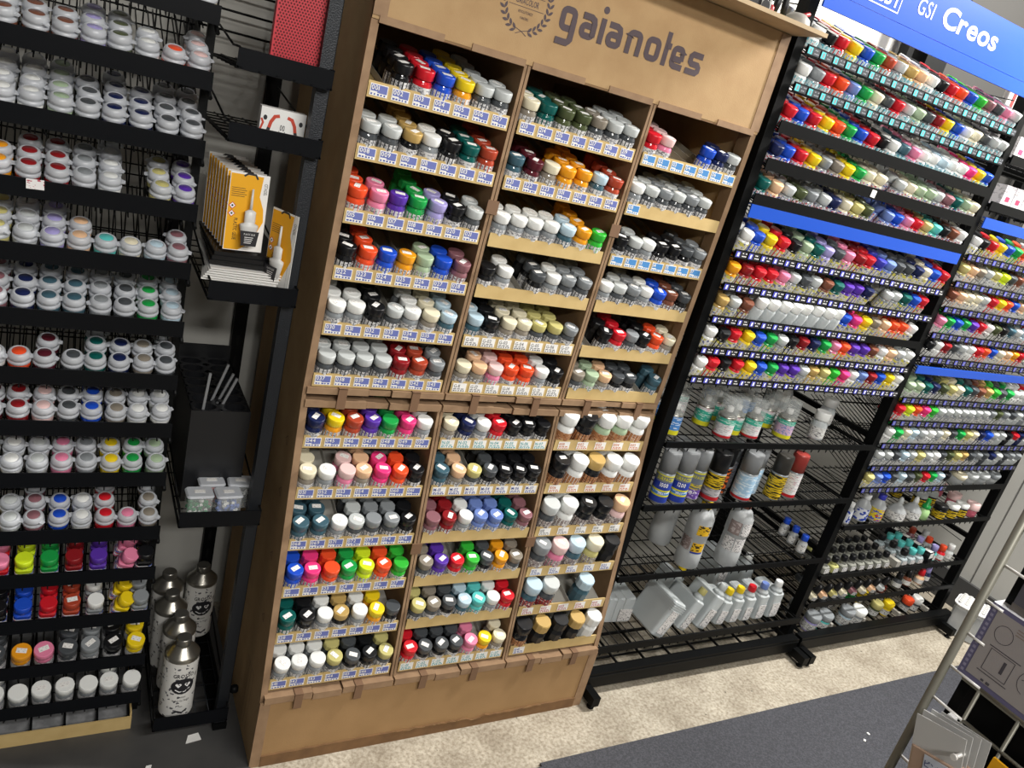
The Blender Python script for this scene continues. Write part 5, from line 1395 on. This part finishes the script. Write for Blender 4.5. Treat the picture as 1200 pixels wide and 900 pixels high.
# round capped jars on the lowest shelf
zn = ZN + .012 - .001
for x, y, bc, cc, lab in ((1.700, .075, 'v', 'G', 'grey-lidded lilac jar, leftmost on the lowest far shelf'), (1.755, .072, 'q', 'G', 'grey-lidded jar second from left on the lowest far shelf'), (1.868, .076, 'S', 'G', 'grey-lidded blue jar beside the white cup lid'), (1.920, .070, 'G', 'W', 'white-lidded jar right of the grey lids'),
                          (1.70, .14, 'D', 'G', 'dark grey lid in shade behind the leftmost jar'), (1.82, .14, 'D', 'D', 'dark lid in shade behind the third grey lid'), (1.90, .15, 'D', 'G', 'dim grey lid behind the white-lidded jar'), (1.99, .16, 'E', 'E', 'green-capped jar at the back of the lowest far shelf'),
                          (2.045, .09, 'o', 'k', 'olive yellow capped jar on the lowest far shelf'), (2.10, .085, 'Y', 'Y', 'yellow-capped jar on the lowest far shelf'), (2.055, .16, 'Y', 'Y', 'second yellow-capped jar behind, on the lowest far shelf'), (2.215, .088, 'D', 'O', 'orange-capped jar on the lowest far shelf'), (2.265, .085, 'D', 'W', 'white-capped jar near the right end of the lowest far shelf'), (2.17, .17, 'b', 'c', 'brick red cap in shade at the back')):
    big_ = cc in 'GDW' and x < 1.95
    rr_, hh_ = (.024, .040) if big_ else (.019, .034)
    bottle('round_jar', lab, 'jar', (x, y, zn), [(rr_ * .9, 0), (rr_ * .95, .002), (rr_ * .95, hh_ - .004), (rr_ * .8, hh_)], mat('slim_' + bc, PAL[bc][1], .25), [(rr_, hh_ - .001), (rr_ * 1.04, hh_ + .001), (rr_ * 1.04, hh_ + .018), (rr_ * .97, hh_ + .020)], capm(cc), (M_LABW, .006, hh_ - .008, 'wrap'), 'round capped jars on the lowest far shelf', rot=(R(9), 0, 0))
for k, x in enumerate((1.80, 1.965, 2.155, 2.32)):
    B = MB(); B.box(-.005, .005, 0, .28, 0, .014); tag(obj('grey_divider', B, None, M_DIV, loc=(x, .056, zn)), f'thin grey divider bar, {ORD[k]} from left on the lowest far shelf', 'divider', 'grey divider bars on the lowest far shelf')
# big grey jars at right end of tenth far row
for k in range(4):
    z = .579; x = 2.125 + k * .066
    t = bottle('wide_jar', f'wide grey-lidded jar, {ORD[k]} of four right of the tag strip', 'jar', (x, .085, z - .006), [(.022, 0), (.025, .003), (.025, .026), (.022, .03)], M_MILK2, [(.0255, .029), (.026, .031), (.026, .042), (.024, .044)], capm(('f', 'L', 'L', 'G')[k]), None, 'wide jars at the right end of the far bay', rot=(R(18), 0, 0))

# ------------------------------------------------------------------ floor tub by the wall
t = thing('clear_tub', 'clear plastic tub with a dimpled white lid on the floor by the right wall', 'tub', (2.462, -.008, .0005), (0, 0, R(20)))
B = MB(); B.rbox(-.053, .053, -.050, .050, 0, .108, .014); obj('shell', B, t, M_MILK2)
B = MB(); B.rbox(-.058, .058, -.055, .055, .108, .124, .024); obj('lid', B, t, M_WHITE)
B = MB()
for i in range(6):
    for k in range(5):
        B.lathe([(.0072, .124), (.0066, .1268), (.0045, .1273)], 8, 0, Matrix.Translation((-.0425 + i * .017, -.037 + k * .0185, 0)))
obj('dimples', B, t, mat('dimple_white', 'dcdcda', .5))

# ------------------------------------------------------------------ figures on the top board
mfg = mat('figure_black', '18181c', .4); mgn = mat('figure_green', '6fae3c', .4); mrd = mat('figure_red', 'a01c24', .4); mgy = mat('figure_grey', '9a9690', .5)
t = thing('toy_figure', 'dark toy figure with green shoes and red trim standing on the top board', 'toy', (.735, .05, 1.587))
for s, dx in ((-1, -.012), (1, .014)):
    B = MB(); B.lathe([(.004, 0), (.0065, .002), (.0068, .008), (.0055, .012)], 10, 0, Matrix.Translation((dx, 0, 0)) @ Matrix.Scale(1.6, 4, (0, 1, 0))); obj('shoe', B, t, mgn)
    B = MB(); B.lathe([(.0050, .012), (.0070, .030), (.0060, .046), (.0075, .066), (.0070, .085)], 10, 0, Matrix.Translation((dx, 0, 0)) @ Matrix.Rotation(R(-6 * s), 4, 'Y')); obj('leg', B, t, mfg)
B = MB(); B.rbox(-.018, .018, -.009, .009, .085, .13, .006); B.lathe([(.007, .13), (.011, .138), (.012, .150), (.007, .158)], 12); obj('torso', B, t, mfg)
for s in (-1, 1):
    B = MB(); B.tube((s * .018, 0, .124), (s * .030, -.004, .088), .0052, 8); obj('arm', B, t, mfg)
B = MB(); B.lathe([(.004, 0), (.0075, .004), (.0075, .016), (.004, .020)], 8, 0, Matrix.Translation((-.026, -.004, .002))); obj('red_trim', B, t, mrd)
t = thing('toy_weapon_rack', 'black toy vehicle with silver side bars lying on the top board', 'toy', (.665, .045, 1.587))
B = MB(); B.rbox(-.045, .030, -.016, .016, .004, .034, .008); obj('hull', B, t, mfg)
for k in range(3):
    B = MB(); B.box(.004 + k * .009, .0095 + k * .009, -.0175, -.016, .006, .028); obj('side_bar', B, t, mat('toy_silver', 'c8c8c8', .3, metal=.6))
for x in (-.03, .015):
    B = MB(); B.lathe([(.010, -.018), (.012, -.016), (.012, .016), (.010, .018)], 12, 0, Matrix.Translation((x, 0, .012)) @ Matrix.Rotation(R(90), 4, 'X')); obj('wheel', B, t, mfg)
t = thing('grey_rock_base', 'grey rounded toy base with a red tip near the end of the top board', 'toy', (.79, .055, 1.587))
B = MB(); B.lathe([(.026, 0), (.028, .004), (.024, .020), (.014, .028)], 14); obj('base', B, t, mgy)
B = MB(); B.tube((.006, 0, .026), (.026, 0, .034), .004, 8); obj('red_tip', B, t, mrd)

# ------------------------------------------------------------------ chrome card rack in the right foreground
FX, FY = .70, -.72
t = thing('chrome_card_rack', 'chrome wire display rack with ladder side in the right foreground', 'rack', (FX, FY, 0))
FB = Vector((FX, FY, 0))
B = MB().lathe([(.0060, .0), (.0060, 1.25)], 14, 0, Matrix.Translation((FX, FY, 0))); obj('pole', B, t, M_CHROME, loc=-FB)
for k in range(-11, 8):
    z = .776 + k * .0545
    if .80 < z < .92: zl2 = .030
    else: zl2 = .050
    B = MB(); B.tube((FX, FY - .006, z), (FX, FY - zl2, z), .0022, 8, 0); obj('rung', B, t, M_CHROME2, loc=-FB)
for y in (-.77, -.824, -.878, -.932, -.986, -1.04):
    B = MB(); B.tube((FX + .002, y, .15), (FX + .002, y, .776), .0027, 8); obj('grid_wire', B, t, M_CHROME, loc=-FB)
for k in range(12):
    z = .776 - k * .0545
    B = MB(); B.tube((FX + .001, -.77, z), (FX + .001, -1.04, z), .0027, 8); obj('grid_wire', B, t, M_CHROME, loc=-FB)
B = MB(); B.box(FX + .012, FX + .018, -1.05, -.755, .12, .775); obj('backing_panel', B, t, M_BLACK2, loc=-FB)
B = MB(); B.box(FX + .020, FX + .034, -.752, -.738, .0065, 1.2); obj('rear_post', B, t, M_BLACK, loc=-FB)
B = MB(); B.box(FX - .02, FX + .25, -1.05, -.70, .0065, .02); obj('base_plate', B, t, M_BLACK, loc=-FB)
B = MB(); B.box(FX, FX + .13, -1.05, -.745, .770, .775); obj('box_shelf', B, t, M_CHROME, loc=-FB)
for y in (-.80, -.86):
    B = MB(); B.tube((FX, y, .70), (FX - .05, y, .70), .0028, 8); B.lathe([(.0045, 0), (.0045, .004)], 8, 0, Matrix.Translation((FX - .052, y, .70)) @ Matrix.Rotation(R(90), 4, 'Y')); obj('peg', B, t, M_CHROME2, loc=-FB)


def side_T(x, y, z):
    """local XY -> plane facing -X: local x runs towards -Y, local y up"""
    return Matrix.Translation((x, y, z)) @ Matrix(((0, 0, -1, 0), (-1, 0, 0, 0), (0, 1, 0, 0), (0, 0, 0, 1)))


t = thing('grey_box', 'grey carton with a violet patterned border and line drawings on the chrome rack', 'box', (FX + .03, -.86, .776))
bb = Vector((FX + .03, -.86, .776))
B = MB(); B.box(FX - .0, FX + .06, -.99, -.735, .776, .890); obj('carton', B, t, mat('box_white', 'dedee2', .35), loc=-bb)
T = side_T(FX - .0004, -.735, .776)
B = MB(); B.add([(0, 0, 0), (.255, 0, 0), (.255, .114, 0), (0, .114, 0)], [(0, 1, 2, 3)], 0, False, T)
rg = random.Random(5)
for k in range(15):
    z = .006 + k * .0074; B.add([(.003, z, .0002), (.007, z, .0002), (.007, z + .004, .0002), (.003, z + .004, .0002)], [(0, 1, 2, 3)], 1, False, T)
obj('violet_border', B, t, [mat('violet_grey_border', '6d6a8c', .5), mat('violet_dots', '9a97b2', .5)], loc=-bb)
B = MB(); B.add([(.0095, .009, .0003), (.245, .009, .0003), (.245, .108, .0003), (.0095, .108, .0003)], [(0, 1, 2, 3)], 0, False, T); obj('grey_panel', B, t, mat('box_grey_panel', 'a7a2a2', .5), loc=-bb)
B = MB(); T2 = T @ Matrix.Translation((0, 0, .0005))
B.ribbon([(.029 + .0115 * math.cos(R(18 * k)), .082 + .0125 * math.sin(R(18 * k))) for k in range(20)], .0007, 0, T2, True)
B.ribbon([(.024, .026), (.024, .058), (.056, .058), (.056, .026)], .0008, 0, T2, True); B.ribbon([(.020, .022), (.060, .022)], .0012, 0, T2); B.ribbon([(.020, .061), (.062, .061)], .0012, 0, T2)
B.ribbon([(.046, .034), (.046, .052)], .004, 0, T2)
B.ribbon([(.030, .012), (.034, .012)], .003, 0, T2); B.ribbon([(.037, .012), (.042, .012)], .0038, 0, T2)
B.ribbon([(.078 + .012 * math.cos(R(24 * k)), .045 + .016 * math.sin(R(24 * k))) for k in range(12)], .0007, 0, T2); B.ribbon([(.070, .046), (.078, .050), (.082, .044)], .0009, 0, T2)
for k in range(3): B.ribbon([(.040, .100 - k * .004), (.11, .100 - k * .004)], .0009, 1, T2)
obj('line_drawings', B, t, [mat('drawing_ink', '55525a', .6), mat('faded_orange_ink', '8f7868', .6)], loc=-bb)
t = thing('small_grey_box', 'smaller dark grey carton stacked on the grey box at the photo edge', 'box', (FX + .035, -.86, .8905))
B = MB(); B.box(-.028, .028, -.13, .108, 0, .045); obj('carton', B, t, mat('dark_box', '5c5b63', .4))
B = MB(); B.box(-.0285, .0285, -.1305, .1085, 0, .010); obj('lower_band', B, t, mat('dark_box_band', '6a6460', .5))

# cards hanging from the peg
def hang_card(k, y, z, lab):
    t = thing('header_card', lab, 'card pack', (FX - .016 - .006 * k, y, z), (R(-9 - 2 * k), 0, 0), 'clear packs hanging on the chrome rack')
    B = MB(); B.box(-.0006, .0006, -.034, .034, 0, .043); obj('header', B, t, mat('silvery_header', 'c9c9c8', .45))
    B = MB(); B.rbox(-.004, .004, -.033, .033, -.10, 0, .0038, ch=.001); obj('pouch', B, t, mat('clear_pouch_brown', 'b59a86', .25))
    if k == 3:
        B = MB(); B.box(-.0050, -.0042, -.028, .012, -.045, -.003); obj('label', B, t, mat('pale_blue_label', 'ccd2e0', .5))
        B = MB(); T = side_T(-.0054, .010, -.018)
        text(B, '\u30d4\u30f3\u30d5\u30ec', .0105, 0, T, sx=.9, gap=.12, off=.01)
        text(B, '\u30fc\u30e0', .0105, 0, T @ Matrix.Translation((.014, -.016, 0)), sx=.9, gap=.12, off=.01)
        obj('lettering', B, t, mat('navy_ink', '26307a', .5))
    return t


for k, (y, z, lab) in enumerate(((-.790, .684, 'rearmost pale header card pack on the chrome rack peg'), (-.782, .682, 'second pale header card pack from the back on the peg'), (-.777, .678, 'third pale header card pack on the peg'), (-.776, .672, 'frontmost header card pack with blue lettering on the chrome rack peg'))):
    hang_card(k, y, z, lab)
t = thing('yellow_pack', 'yellow pack with small pegs hanging low at the photo corner', 'pack', (FX - .012, -.86, .655), (0, 0, 0))
B = MB(); B.box(-.002, .002, -.045, .035, 0, .062); obj('card', B, t, M_YELLOW)
for k in range(3):
    B = MB(); B.lathe([(.006, 0), (.006, .012), (.004, .014)], 8, 0, Matrix.Translation((-.002, -.02 + .018 * k, .035)) @ Matrix.Rotation(R(-90), 4, 'Y')); obj('blister_part', B, t, mat('dark_blister', '4a4438', .3))
for k, (y, z) in enumerate(((-.760, .703), (-.772, .700))):
    B = MB(); B.box(-.006, .004, -.005, .005, -.006, .008); tag(obj('price_clip', B, None, M_WHITE, loc=(FX - .004, y - .012 * k, z + .01)), ('upper', 'lower')[k] + ' white plastic price clip on the chrome grid', 'clip', 'white price clips on the chrome rack')
